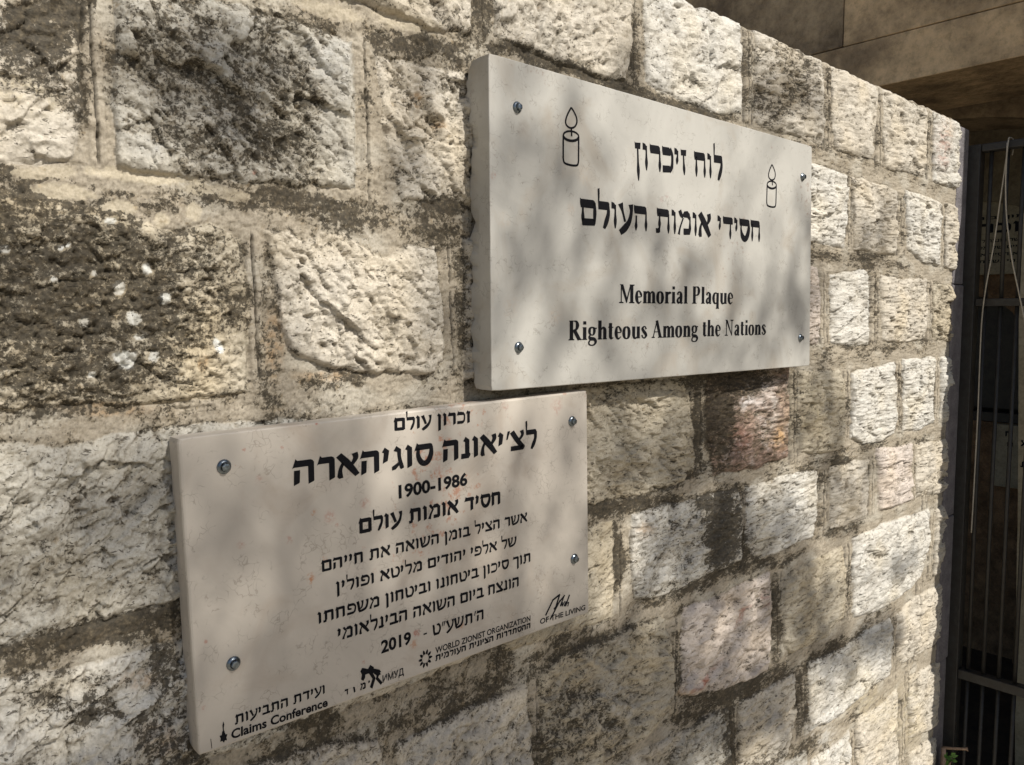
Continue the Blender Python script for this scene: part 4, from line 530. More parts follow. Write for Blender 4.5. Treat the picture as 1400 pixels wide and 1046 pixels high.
    col = np.clip(col, .01, .85)
    # uneven arrises at the top and at the corner
    tb = np.exp(-(WALL_TOP - Z) / .012); eb = np.exp(-(WALL_END - X) / .012)
    Zo = Z + tb * .006 * fbm(X / .03, X * 0, 3, 161) ; Xo = X + eb * (.009 * fbm(Z / .05, Z * 0 + 3, 4, 165, .6) + .004 * (Z - .9) * -1)
    H = H - .010 * np.exp(-(WALL_TOP - Z) / .006) - .008 * np.exp(-(WALL_END - X) / .006)
    Xo[:, 0] = X[:, 0]; Zo[0] = Z[0]
    Y = -H - .0005
    nz, nx = sh
    pos = np.stack([Xo, Y, Zo], -1).reshape(-1, 3)
    colf = np.concatenate([col, np.ones(sh + (1,))], -1).reshape(-1, 4).astype(np.float32)
    for b in SPOTS:
        if b[7] in 'LM':
            cx, cz, a11, a12, a21, a22, st, key = b; r2 = np.hypot(a11 * (WX - cx) + a12 * (WZ - cz), a21 * (WX - cx) + a22 * (WZ - cz)); DA = DA * (1 - st * (1 - sstep(.8, 1.1, r2)))
    dirf = np.stack([DA, XT, inside, np.ones(sh)], -1).reshape(-1, 4).astype(np.float32)
    # quads and their owner
    Dq = (D[:-1, :-1] + D[1:, :-1] + D[:-1, 1:] + D[1:, 1:]) * .25
    own = np.where(Dq > -.0005, ID[:-1, :-1], -1)
    ii, jj = np.meshgrid(np.arange(nz - 1), np.arange(nx - 1), indexing='ij')
    a = (ii * nx + jj).ravel(); quads = np.stack([a, a + 1, a + 1 + nx, a + nx], 1)
    own = own.ravel()
    wall = empty('stone_wall', (1.0, 0.0, 0.0))
    tag(wall, 'weathered rough-hewn limestone block wall carrying the two plaques, with wide mortar joints', 'wall')
    def piece(name, sel, depth):
        q = quads[sel]
        used, inv = np.unique(q, return_inverse=True); q = inv.reshape(q.shape)
        p = pos[used]; c = colf[used]; dc = dirf[used]
        e = np.concatenate([q[:, [0, 1]], q[:, [1, 2]], q[:, [2, 3]], q[:, [3, 0]]])
        n = len(p)
        key = np.minimum(e[:, 0], e[:, 1]).astype(np.int64) * n + np.maximum(e[:, 0], e[:, 1])
        _, first, cnt = np.unique(key, return_index=True, return_counts=True)
        be = e[first[cnt == 1]]
        bv, binv = np.unique(be, return_inverse=True); be2 = binv.reshape(be.shape)
        top = p[bv]; bot = top.copy(); bot[:, 1] += depth
        allp = np.concatenate([p, top, bot]); allc = np.concatenate([c, c[bv], c[bv]]); alld = np.concatenate([dc, dc[bv], dc[bv]])
        sk = np.stack([be2[:, 1] + n, be2[:, 0] + n, be2[:, 0] + n + len(bv), be2[:, 1] + n + len(bv)], 1)
        allq = np.concatenate([q, sk]).astype(np.int32)
        me = bpy.data.meshes.new(name)
        me.vertices.add(len(allp)); me.vertices.foreach_set('co', allp.astype(np.float32).ravel())
        me.loops.add(allq.size); me.loops.foreach_set('vertex_index', allq.ravel())
        me.polygons.add(len(allq)); me.polygons.foreach_set('loop_start', np.arange(0, allq.size, 4, dtype=np.int32))
        sm = np.ones(len(allq), bool); sm[len(q):] = False
        me.polygons.foreach_set('use_smooth', sm)
        at = me.color_attributes.new('Col', 'FLOAT_COLOR', 'POINT'); at.data.foreach_set('color', allc.ravel())
        at = me.color_attributes.new('Dirt', 'FLOAT_COLOR', 'POINT'); at.data.foreach_set('color', alld.ravel())
        me.update(calc_edges=True)
        me.materials.append(MASON)
        return link(name, me, None, wall)
    for k in range(len(ALL)):
        sel = np.nonzero(own == k)[0]
        if len(sel) < 4: continue
        o = piece('stone', sel, .032)
        if k == RED_STONE: o['label'] = 'rough reddish stone below the upper plaque'
    piece('mortar', np.nonzero(own < 0)[0], .030)
    mb = MB(); mb.box(-1.195, WALL_END - .012, .026, .36, 0.0, WALL_TOP - .012)
    mb.build('wall_core', M_PAVE, wall)
    return wall
WALL = build_wall()

# ------------------------------------------------------------------ lettering
def catmull(P, n=5):
    if len(P) < 3: return P
    P = [P[0]] + list(P) + [P[-1]]; out = []
    for i in range(1, len(P) - 2):
        p0, p1, p2, p3 = [np.array(p, float) for p in P[i - 1:i + 3]]
        for k in range(n):
            t = k / n
            out.append(tuple(.5 * ((2 * p1) + (-p0 + p2) * t + (2 * p0 - 5 * p1 + 4 * p2 - p3) * t * t + (-p0 + 3 * p1 - 3 * p2 + p3) * t ** 3)))
    out.append(tuple(P[-2])); return out
def ribbon(pts, closed=False):
    """pts (x, y, w) -> list of quads"""
    n = len(pts); L = []; R_ = []
    for i in range(n):
        if closed: a = pts[(i - 1) % n]; b = pts[(i + 1) % n]
        else: a = pts[max(i - 1, 0)]; b = pts[min(i + 1, n - 1)]
        dx, dy = b[0] - a[0], b[1] - a[1]; l = math.hypot(dx, dy) or 1e-9
        nx_, ny_ = -dy / l, dx / l; h = pts[i][2] / 2
        L.append((pts[i][0] + nx_ * h, pts[i][1] + ny_ * h)); R_.append((pts[i][0] - nx_ * h, pts[i][1] - ny_ * h))
    return [[L[i], R_[i], R_[(i + 1) % n], L[(i + 1) % n]] for i in range(n if closed else n - 1)]
def S(*pts): return ribbon(catmull(list(pts), 6))
def SL(*pts): return ribbon(list(pts))
def Pg(*pts): return [list(pts)]

def hebrew(st):
    """letters drawn in a box one unit high; every glyph is (advance, list of polygons)"""
    if st == 'A':
        T = .33; B = .29
        def bar(x0, x1): return Pg((x0, 1.03), (x0 + .05, .99), (x1 - .10, .99), (x1 - .02, .93), (x1, .99 - T * .8), (x1 - .02, 1 - T), (x0 + .04, 1 - T), (x0, 1.0 - T * .55))
        def stem(x, y1=1 - .2, y0=0, dx=0): return S((x, y1, .085), (x + dx * .3, y0 + (y1 - y0) * .6, .10), (x + dx * .7, y0 + (y1 - y0) * .30, .165), (x + dx, y0, .05))
        def head(x0, w=.24): return Pg((x0, 1.02), (x0 + w * .6, .99), (x0 + w, .88), (x0 + w, .70), (x0 + w * .75, .70), (x0 + w * .6, .76), (x0, .76))
        def base(x0, x1): return Pg((x0, B * .95), (x1 - .06, B), (x1, B * .7), (x1 - .01, 0.03), (x0 + .03, 0), (x0, .04))
        th = .08; dk = .29
    else:
        k = 1.12 if st == 'C' else (1.25 if st == 'B' else 1.35)
        T = .22 * k; B = .20 * k; vs = .175 * k
        def bar(x0, x1): return Pg((x0 - .03, 1 - T * 1.15), (x0 + .09, 1.08), (x0 + .16, 1.0), (x1 - .10, 1.0), (x1 - .015, .95), (x1, .86), (x1 - .01, 1 - T), (x0 + .03, 1 - T))
        def stem(x, y1=1 - .1, y0=0, dx=0): return Pg((x - vs / 2, y1), (x + vs / 2, y1), (x + dx + vs * .5, y0 + .10), (x + dx + vs * .42, y0 + .06), (x + dx - vs / 2, y0 - .03))
        def head(x0, w=.24): return Pg((x0 - .02, .86), (x0 + .10, 1.07), (x0 + w + .02, .93), (x0 + w + .03, .74), (x0 + w * .2, .82))
        def base(x0, x1): return Pg((x0, B), (x1 + .02, B), (x1 + .04, B * .6), (x1 - .05, 0), (x0 - .01, 0))
        th = .10 * k; dk = .21 * k
    xr = .09 if st != 'A' else .035
    G = {}
    w = .74
    G['ה'] = (w + .12, bar(0, w) + stem(w - xr) + stem(.14, .60, 0, -.02))
    G['ח'] = (w + .12, bar(0, w) + stem(w - xr) + stem(.15, .9, 0))
    G['ת'] = (w + .20, bar(.06, w + .08) + stem(w + .08 - xr) + stem(.23, .9, .12) + Pg((.0, .18), (.10, .17), (.18, .22), (.27, .20), (.27, .02), (.18, -.02), (.02, -.02)))
    G['ר'] = (.70, bar(0, .62) + stem(.62 - xr))
    G['ד'] = (.80, bar(0, .74) + stem(.56))
    G['ך'] = (.74, bar(0, .66) + stem(.66 - xr, .9, -.36))
    G['ו'] = (.38, head(0) + stem(.24 - (.03 if st == 'A' else .06), .92))
    G['י'] = (.36, head(0) + stem(.24 - (.03 if st == 'A' else .06), .92, .38, -.06))
    G['ן'] = (.40, head(0) + stem(.24 - (.05 if st == 'A' else .06), .92, -.38))
    if st == 'A':
        G['ן'] = (.42, Pg((0, 1.02), (.04, .98), (.34, 1.0), (.32, .76), (.02, .76)) + stem(.17, .8, -.42, .03))
        G['ז'] = (.44, Pg((0, 1.02), (.04, .98), (.36, 1.0), (.34, .76), (.02, .76)) + stem(.18, .8, 0, .05))
    else:
        G['ז'] = (.44, Pg((0, .84), (.10, 1.08), (.20, 1.0), (.36, .97), (.34, .80), (.02, .80)) + stem(.20, .9, 0, .01))
    G['ם'] = (.86, bar(0, .78) + base(.10, .76) + stem(.14, .9, .05) + (S((.74, .9, th * 1.3), (.75, .5, dk * .6), (.73, .08, th * 1.3)) if st == 'A' else SL((.70, .95, vs), (.70, .06, vs))))
    G['ס'] = (.84, bar(0, .80) + S((.74, .86, th * 1.2), (.73, .50, dk * .8), (.60, .18, dk * .95), (.42, .08, dk), (.25, .20, dk * .9), (.14, .50, th * 1.5), (.16, .85, th)))
    G['כ'] = (.72, bar(0, .52) + S((.44, .90, dk), (.60, .74, dk * .55), (.62, .50, dk * .5), (.58, .24, dk * .6), (.42, .12, dk)) + base(.02, .50))
    G['ב'] = (.78, bar(.02, .62) + stem(.62 - xr, .9, .1) + base(0, .76))
    G['נ'] = (.52, head(.12) + stem(.36 - (.03 if st == 'A' else .06), .92, .08) + base(0, .42))
    G['ג'] = (.56, head(.10) + S((.31, .92, th * 1.4), (.33, .5, dk * .6), (.42, .10, dk * .7), (.45, .0, dk * .5)) + Pg((.0, .14), (.34, .36), (.37, .22), (.16, .0), (.0, -.03)))
    G['ל'] = (.70, Pg((.0, 1.44), (.10, 1.48), (.11, 1.28), (.09, .98), (.02, .98)) + Pg((.02, 1.06), (.10, .99), (.56, .99), (.62, .93), (.63, .80), (.58, 1 - T), (.04, 1 - T)) + S((.56, .86, th * 1.6), (.57, .55, dk * .6), (.46, .22, dk * .75), (.34, -.04, dk * .45)))
    G['ט'] = (.82, S((.08, 1.02, dk * .7), (.13, .7, th * 1.8), (.14, .35, dk * .7), (.22, .12, dk)) + base(.14, .66) + S((.60, .12, dk * .7), (.72, .4, dk * .75), (.72, .72, dk * .7), (.58, .95, dk * .8), (.42, .90, dk * .5)))
    G['פ'] = (.80, bar(.05, .60) + S((.52, .88, dk), (.68, .70, dk * .6), (.69, .46, dk * .6), (.62, .20, dk * .7), (.48, .11, dk)) + base(.02, .54) + Pg((.05, .90), (.19, .90), (.20, .62), (.40, .58), (.38, .42), (.16, .43), (.05, .52)))
    G['צ'] = (.78, S((.06, 1.0, dk), (.34, .56, dk), (.68, .12, dk * .9)) + S((.60, 1.02, dk * .8), (.64, .78, dk * .6), (.42, .50, th)) + base(.0, .74))
    G['ש'] = (1.0, S((.06, 1.0, dk), (.13, .6, th * 1.8), (.18, .12, th * 1.8)) + S((.44, 1.0, dk * .9), (.46, .75, dk * .6), (.38, .40, th * 1.2), (.20, .25, th)) + S((.84, 1.0, dk), (.87, .70, dk * .7), (.74, .26, dk * .85), (.48, .10, dk), (.14, .05, dk * .8)))
    G['ע'] = (.80, S((.08, 1.0, dk), (.20, .70, th * 1.6), (.34, .30, th * 1.5)) + S((.66, 1.0, dk * .95), (.69, .72, dk * .6), (.58, .34, dk * .75), (.34, .06, dk), (.06, -.14, dk * .8)))
    G['א'] = (.88, S((.06, 1.0, dk * 1.0), (.40, .58, dk * 1.15), (.78, .04, dk * .8)) + S((.68, 1.02, dk * .9), (.72, .80, dk * .8), (.56, .52, th)) + S((.24, .66, th), (.12, .38, dk * .55), (.10, .05, dk * .85)) + Pg((.0, .05), (.20, .14), (.22, 0), (.06, -.03)))
    G['מ'] = (.92, S((.10, 1.02, dk * .7), (.20, .84, dk * .7), (.30, .72, th)) + S((.34, .72, th), (.14, .30, th * 1.2), (.06, .0, th * 1.8)) + Pg((.24, .80), (.40, 1.0), (.62, 1.03), (.76, .92), (.82, .70), (.78, .60), (.60, .74), (.40, .74)) + (stem(.78, .80, .08) if st == 'A' else SL((.74, .85, vs), (.73, .08, vs))) + base(.36, .80))
    G["'"] = (.26, Pg((.04, .62), (.12, 1.05), (.26, 1.05), (.12, .62)))
    G['"'] = (.44, Pg((.04, .62), (.12, 1.05), (.24, 1.05), (.12, .62)) + Pg((.22, .62), (.30, 1.05), (.42, 1.05), (.30, .62)))
    G['-'] = (.48, Pg((.04, .52), (.04, .38), (.36, .38), (.36, .52)))
    G[' '] = (.36, [])
    return G

def serif():
    t = .065; b = .20
    sf = lambda x, y, w: Pg((x - w * 1.12, y), (x - w * 1.12, y + .045), (x - w * .5, y + .075), (x + w * .5, y + .075), (x + w * 1.12, y + .045), (x + w * 1.12, y)) if y < .5 else Pg((x - w * 1.12, y - .045), (x - w * 1.12, y), (x + w * 1.12, y), (x + w * 1.12, y - .045), (x + w * .5, y - .075), (x - w * .5, y - .075))
    st = lambda x, y0, y1, w=b: SL((x, y0, w), (x, y1, w))
    G = {}; xh = .66
    G['M'] = (.98, st(.14, 0, 1, t) + sf(.14, 0, .13) + Pg((.04, 1), (.26, 1), (.52, .22), (.44, .02), (.12, .92)) + Pg((.44, .02), (.50, .02), (.76, 1), (.70, 1), (.46, .2)) + st(.80, 0, 1, b) + sf(.80, 0, .16) + sf(.82, 1, .14))
    G['e'] = (.50, S((.08, .34, t), (.40, .36, t), (.39, .50, b * .7), (.30, .64, t * 1.4), (.22, .66, t * 1.2), (.14, .58, b * .7), (.11, .34, b), (.15, .12, b * .85), (.26, .01, t * 1.5), (.42, .13, t * .7)))
    G['m'] = (.88, st(.13, 0, xh) + Pg((.01, xh - .03), (.01, xh), (.2, xh), (.2, xh - .03)) + sf(.13, 0, .12) + S((.20, .50, t), (.29, .62, b * .5), (.38, .58, b * .8), (.42, .46, b), (.42, 0, b)) + sf(.42, 0, .12) + S((.49, .50, t), (.58, .62, b * .5), (.67, .58, b * .8), (.71, .46, b), (.71, 0, b)) + sf(.71, 0, .12))
    G['n'] = (.60, st(.13, 0, xh) + Pg((.01, xh - .03), (.01, xh), (.2, xh), (.2, xh - .03)) + sf(.13, 0, .12) + S((.20, .50, t), (.30, .62, b * .5), (.39, .58, b * .8), (.43, .46, b), (.43, 0, b)) + sf(.43, 0, .12))
    G['h'] = (.60, st(.13, 0, 1) + Pg((.01, .97), (.01, 1), (.2, 1), (.2, .97)) + sf(.13, 0, .12) + S((.20, .50, t), (.30, .62, b * .5), (.39, .58, b * .8), (.43, .46, b), (.43, 0, b)) + sf(.43, 0, .12))
    G['o'] = (.56, ribbon(catmull([(.25, .655, t), (.38, .56, b * .8), (.42, .33, b), (.38, .10, b * .8), (.25, .005, t), (.12, .10, b * .8), (.08, .33, b), (.12, .56, b * .8), (.25, .655, t)], 5)))
    G['r'] = (.44, st(.13, 0, xh) + Pg((.01, xh - .03), (.01, xh), (.2, xh), (.2, xh - .03)) + sf(.13, 0, .13) + S((.20, .46, t), (.27, .60, t * 1.6), (.36, .58, b * .9), (.37, .55, b * .6)))
    G['i'] = (.32, st(.15, 0, xh) + Pg((.02, xh - .03), (.02, xh), (.2, xh), (.2, xh - .03)) + sf(.15, 0, .13) + SL((.06, .88, .17), (.24, .88, .17)))
    G['a'] = (.52, S((.10, .50, b * .7), (.14, .62, t * 1.6), (.26, .65, t * 1.6), (.34, .52, b), (.34, .12, b), (.40, .03, t * 1.5), (.47, .06, t * .6)) + S((.33, .40, t), (.14, .28, b * .6), (.10, .14, b * .8), (.18, .04, t * 1.8), (.33, .14, t)))
    G['l'] = (.32, st(.15, 0, 1) + Pg((.02, .97), (.02, 1), (.2, 1), (.2, .97)) + sf(.15, 0, .13))
    G['P'] = (.66, st(.17, 0, 1) + sf(.17, 0, .15) + S((.04, .98, .045), (.30, .98, .05), (.46, .93, b * .7), (.51, .74, b), (.45, .55, b * .7), (.30, .49, t), (.18, .49, t)))
    G['R'] = (.76, st(.17, 0, 1) + sf(.17, 0, .15) + S((.04, .98, .045), (.30, .98, .05), (.46, .93, b * .7), (.51, .75, b), (.45, .57, b * .7), (.30, .51, t), (.18, .51, t)) + SL((.34, .50, b), (.62, .02, b)) + sf(.64, 0, .11))
    G['q'] = (.58, st(.42, -.30, xh) + sf(.42, -.30, .12) + S((.40, .60, t), (.26, .65, t * 1.3), (.14, .56, b * .8), (.09, .33, b), (.14, .10, b * .8), (.26, .02, t * 1.4), (.40, .10, t)))
    G['u'] = (.60, st(.14, .16, xh) + Pg((.01, xh - .03), (.01, xh), (.2, xh), (.2, xh - .03)) + S((.14, .18, b), (.18, .06, b * .8), (.28, .02, t * 1.5), (.40, .12, t)) + st(.45, 0, xh) + Pg((.33, xh - .03), (.33, xh), (.5, xh), (.5, xh - .03)) + Pg((.45, 0), (.57, 0), (.57, .03), (.45, .05)))
    G['g'] = (.56, ribbon(catmull([(.24, .655, t), (.36, .58, b * .7), (.38, .44, b * .8), (.34, .30, b * .6), (.24, .24, t), (.12, .31, b * .6), (.09, .44, b * .8), (.12, .58, b * .7), (.24, .655, t)], 5)) + SL((.36, .58, .08), (.52, .60, .07)) + S((.16, .26, t), (.08, .16, b * .6), (.16, .06, b), (.36, .03, b * .9), (.46, -.10, b * .8), (.38, -.25, t * 1.5), (.22, -.29, t), (.08, -.24, t * 1.4), (.06, -.12, t * 1.5), (.16, .0, t)))
    G['t'] = (.38, st(.16, .10, .86, b) + SL((.02, xh - .025, .05), (.34, xh - .025, .05)) + Pg((.04, xh), (.16, .90), (.16, xh)) + S((.16, .14, b), (.20, .04, b * .6), (.34, .08, t * .8)))
    G['s'] = (.44, S((.35, .50, b * .6), (.30, .62, t * 1.2), (.20, .645, t * 1.2), (.11, .54, b * .8), (.16, .42, b * .9), (.30, .26, b * .95), (.35, .14, b * .8), (.24, .015, t * 1.3), (.12, .06, t * 1.2), (.07, .18, b * .6)))
    G['A'] = (.76, SL((.10, .02, t), (.35, .98, t)) + SL((.34, .98, b * .9), (.60, .02, b * .95)) + SL((.18, .34, .05), (.50, .34, .05)) + sf(.10, 0, .10) + sf(.60, 0, .15))
    G['N'] = (.80, st(.15, 0, 1, t) + sf(.15, 0, .12) + sf(.62, 1, .12) + st(.62, .02, 1, t) + Pg((.03, 1), (.24, 1), (.65, .0), (.60, .0), (.12, .93)))
    G[' '] = (.26, [])
    return G

FONTS = {'A': hebrew('A'), 'B': hebrew('B'), 'C': hebrew('C'), 'K': hebrew('K'), 'S': serif()}

def plane_mesh(name, polys, y, mat, parent):
    """polys in wall-plane metres (x, z); each raised a hair above the last so no faces coincide"""
    vs = []; fs = []
    for i, p in enumerate(polys):
        yy = y - 0.00025 - (i % 7) * 0.000012
        n = len(vs); vs += [(x, yy, z) for x, z in p]; fs.append(tuple(range(n, n + len(p))))
    return link(name, mesh(name, vs, fs), mat, parent)

def sans_polys(txt, bold):
    cu = bpy.data.curves.new('t', 'FONT'); cu.body = txt; cu.offset = bold; cu.resolution_u = 3
    ob = bpy.data.objects.new('t', cu); C.objects.link(ob)
    bpy.context.view_layer.update()
    me = bpy.data.meshes.new_from_object(ob.evaluated_get(bpy.context.evaluated_depsgraph_get()))
    P = [[(me.vertices[v].co.x, me.vertices[v].co.y) for v in p.vertices] for p in me.polygons]
    bpy.data.objects.remove(ob); bpy.data.meshes.remove(me); bpy.data.curves.remove(cu)
    return P

def text_line(ln, y, parent, nm='inscription_line'):
    txt, x0, z0, x1, z1, h, st = ln
    polys = []
    if st in FONTS:
        F = FONTS[st]; adv = 0
        seq = txt if st == 'S' else txt[::-1]
        for ch in seq:
            a, pp = F[ch]
            polys += [[(px + adv, py) for px, py in p] for p in pp]
            adv += a + (.02 if st == 'S' else .035)
    else:
        polys = sans_polys(txt, {'D': .035, 'N': .022, 'T': .030}[st])
        ys = [q[1] for p in polys for q in p]
        cap = .73
        polys = [[(a / cap, b / cap) for a, b in p] for p in polys]
    xs_ = [q[0] for p in polys for q in p]; xa, xb = min(xs_), max(xs_)
    dx, dz = x1 - x0, z1 - z0; Ln = math.hypot(dx, dz); sx = Ln / (xb - xa); ux, uz = dx / Ln, dz / Ln
    out = []
    for p in polys:
        q = []
        for a, b in p:
            s = (a - xa) * sx; v = b * h
            q.append((x0 + ux * s - uz * v, z0 + uz * s + ux * v))
        out.append(q)
    return plane_mesh(nm, out, y, M_INK, parent)

# ------------------------------------------------------------------ PLAQUES
def plaque(name, quad, yf, yb, mat, label, rough_back, chip, bev):
    """quad TL TR BR BL in (x, z)"""
    cx = sum(q[0] for q in quad) / 4; cz = sum(q[1] for q in quad) / 4
    root = empty(name, (cx, yb, cz)); tag(root, label, 'plaque')
    ring = []
    for i in range(4):
        a = np.array(quad[i]); b = np.array(quad[(i + 1) % 4]); n = 60
        for k in range(n):
            t = k / n; ring.append((a + (b - a) * t, i, t))
    def inset(d, jit):
        out = []
        c = np.array((cx, cz)); hw = max(abs(q[0] - cx) for q in quad); hh = max(abs(q[1] - cz) for q in quad)
        for p, i, t in ring:
            q = p.copy(); v = p - c
            q[0] -= np.sign(v[0]) * d * min(1, max(0, (abs(v[0]) - hw + .02) / .018)); q[1] -= np.sign(v[1]) * d * min(1, max(0, (abs(v[1]) - hh + .02) / .018))
            # small corner rounding
            dd = min(np.hypot(*(p - np.array(k_))) for k_ in quad)
            if dd < .004: q -= (v / np.hypot(*v)) * (.004 - dd) * .35
            m = mnoise.noise(Vector((p[0] * 60, p[1] * 60, 3 + d * 100))); q -= v / np.hypot(*v) * jit * max(0, m) * min(1, dd / .03)
            out.append(q)
        return out
    layers = [(inset(bev, .0004), yf), (inset(bev * .35, chip * .6), yf + bev * .35), (inset(0, chip), yf + bev), (inset(0, chip * .5), yf + (yb - yf) * .5), (inset(.001, rough_back), yb - .004), (inset(.004, rough_back), yb)]
    vs = []; fs = []; n = len(ring)
    for li, (L_, y) in enumerate(layers):
        for k, q in enumerate(L_):
            yy = y
            if li >= 3: yy = y - rough_back * 1.5 * (mnoise.noise(Vector((q[0] * 22, q[1] * 22, 9.0))) + .5 * mnoise.noise(Vector((q[0] * 70, q[1] * 70, 2.0)))) * (1 if li > 3 else .0)
            vs.append((q[0], yy, q[1]))
    for li in range(len(layers) - 1):
        for k in range(n):
            fs.append((li * n + k, li * n + (k + 1) % n, (li + 1) * n + (k + 1) % n, (li + 1) * n + k))
    fs.append(tuple(range(n))[::-1]); fs.append(tuple((len(layers) - 1) * n + k for k in range(n)))
    me = mesh('slab', vs, fs)
    import bmesh
    bm = bmesh.new(); bm.from_mesh(me); bmesh.ops.recalc_face_normals(bm, faces=bm.faces); bm.to_mesh(me); bm.free()
    link('slab', me, mat, root)
    return root

def screw(parent, x, z, yf, r, proto=[]):
    """domed washer and hexagon screw head, facing -y, origin on the plaque face"""
    if not proto:
        prof = [(1.0, 0.0), (1.0, .10), (.93, .20), (.74, .36), (.60, .42)]
        vs = []; fs = []; n = 28
        for rr, hh in prof:
            for k in range(n): a = 2 * math.pi * k / n; vs.append((rr * math.cos(a), -hh, rr * math.sin(a)))
        for i in range(len(prof) - 1):
            for k in range(n): fs.append((i * n + k, (i + 1) * n + k, (i + 1) * n + (k + 1) % n, i * n + (k + 1) % n))
        fs.append(tuple((len(prof) - 1) * n + k for k in range(n)))
        proto.append(mesh('washer', vs, fs, True)); proto[0].materials.append(M_ZINC)
        vs = []; fs = []
        for rr, hh in ((.60, .36), (.60, .74), (.52, .84), (.30, .88)):
            for k in range(6): a = math.pi * k / 3 + .3; vs.append((rr * math.cos(a), -hh, rr * math.sin(a)))
        for i in range(3):
            for k in range(6): fs.append((i * 6 + k, (i + 1) * 6 + k, (i + 1) * 6 + (k + 1) % 6, i * 6 + (k + 1) % 6))
        fs.append(tuple(18 + k for k in range(6)))
        proto.append(mesh('hex_head', vs, fs)); proto[1].materials.append(M_ZINC)
    w = bpy.data.objects.new('screw', proto[0]); C.objects.link(w); w.parent = parent
    w.location = Vector((x, yf - .0001, z)) - Vector(parent.location); w.scale = (r, r, r); w.rotation_euler = (0, rng.uniform(0, 3), 0)
    h = bpy.data.objects.new('screw_head', proto[1]); C.objects.link(h); h.parent = w
    return w

YF1, YF2 = -.0375, -.02625
P_UP = plaque('memorial_plaque', QUAD_UPPER, YF1, .004, M_P1, 'larger pale grey stone plaque with two engraved candles, mounted higher on the wall', .010, .0007, .0012)
P_LO = plaque('dedication_plaque', QUAD_LOWER, YF2, .004, M_P2, 'pinkish beige stone plaque with many Hebrew lines, mounted lower left on the wall', .002, .0007, .0030)
for ln in LINES_UPPER: text_line(ln, YF1, P_UP)
for ln in LINES_LOWER: text_line(ln, YF2, P_LO)
def candle_mark(P, parent):
    body, el, fl, wick = P; w = .0029
    x0 = body[0][0]; x1 = body[-1][0]; z0 = body[0][1]; z1 = body[-1][1]
    c = ((x0 + x1) / 2, (z0 + z1) / 2); r = (x1 - x0) / 2
    zb = min(b_ for a_, b_ in body); e5 = r * .38
    bt = [(x0, zb + e5 * 1.2), (x0 + e5 * .3, zb + e5 * .3), (x0 + e5 * 1.1, zb), (c[0], zb - .0006), (x1 - e5 * 1.1, zb), (x1 - e5 * .3, zb + e5 * .3), (x1, zb + e5 * 1.2)]
    polys = ribbon([(x0, z0, w), (x0, zb + e5 * 1.2, w)]) + ribbon(catmull([(a_, b_, w) for a_, b_ in bt], 4)) + ribbon([(x1, zb + e5 * 1.2, w), (x1, z1, w)])
    ring = [(c[0] + r * math.cos(t), c[1] + (z1 - z0) / 2 * math.cos(t) + .0062 * math.sin(t), w * (1.25 if math.sin(t) < 0 else .9)) for t in np.linspace(0, 2 * math.pi, 33)[:-1]]
    polys += ribbon(ring, True)
    f = catmull([(a, b, w * .9) for a, b in fl], 6); polys += ribbon(f)
    polys += ribbon([(a, b, w) for a, b in wick])
    plane_mesh('candle_engraving', polys, YF1, M_INK, parent)
candle_mark(CANDLE_LEFT, P_UP); candle_mark(CANDLE_RIGHT, P_UP)
for nm, polys in EMBLEMS.items(): plane_mesh(nm, polys, YF2, M_INK, P_LO)
for x, z in SCREWS_UPPER: screw(P_UP, x, z, YF1, .0072)
for x, z in SCREWS_LOWER: screw(P_LO, x, z, YF2, .0072)

# ------------------------------------------------------------------ GATE end: jamb, gate, cord
jb = MB(); 
zz = 0.0
jroot = empty('gate_jamb', (2.31, .1, 0)); tag(jroot, 'narrow shaded stone jamb between the wall end and the iron gate', 'gate jamb')
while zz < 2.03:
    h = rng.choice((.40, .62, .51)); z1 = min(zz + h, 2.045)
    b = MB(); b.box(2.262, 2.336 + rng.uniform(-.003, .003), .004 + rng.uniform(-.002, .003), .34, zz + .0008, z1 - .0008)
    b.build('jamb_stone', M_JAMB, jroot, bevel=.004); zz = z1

GX = 2.35
gate = empty('iron_gate', (GX, -.4, .08)); tag(gate, 'dark painted iron bar gate at the right end of the stone wall', 'gate')
def gbox(name, x0, x1, y0, y1, z0, z1, bev=.0025):
    b = MB(); b.box(x0, x1, y0, y1, z0, z1); return b.build(name, M_IRON, gate, bevel=bev)
gbox('gate_stile', GX - .018, GX + .018, -.024, .024, .08, 2.003)
gbox('gate_stile', GX - .018, GX + .018, -.574, -.526, .08, 2.003)
gbox('gate_rail', GX - .016, GX + .016, -.5255, -.0245, 1.983, 2.0025)
gbox('gate_rail', GX - .013, GX + .013, -.5255, -.0245, 1.583, 1.603)
gbox('gate_rail', GX - .017, GX + .013, -.5255, -.0245, .570, .596)
gbox('gate_rail', GX - .016, GX + .016, -.5255, -.0245, .085, .12)
y = -.0445
bar0 = None
while y > -.51:
    for z0, z1 in ((1.6035, 1.9825), (.5965, 1.5825), (.1205, .5695)):
        b = MB(); b.tube([(GX + .001, y, z0), (GX + .001, y + .001, (z0 + z1) / 2), (GX + .001, y, z1)], .0052, 10); b.build('gate_bar', M_IRON, gate, True)
    y -= .0375
for zc in (.45, 1.62):
    hg = MB(); hg.tube([(GX - .004, .031, zc - .04), (GX - .004, .031, zc + .04)], .008, 10); hg.build('hinge', M_IRON, gate, True)

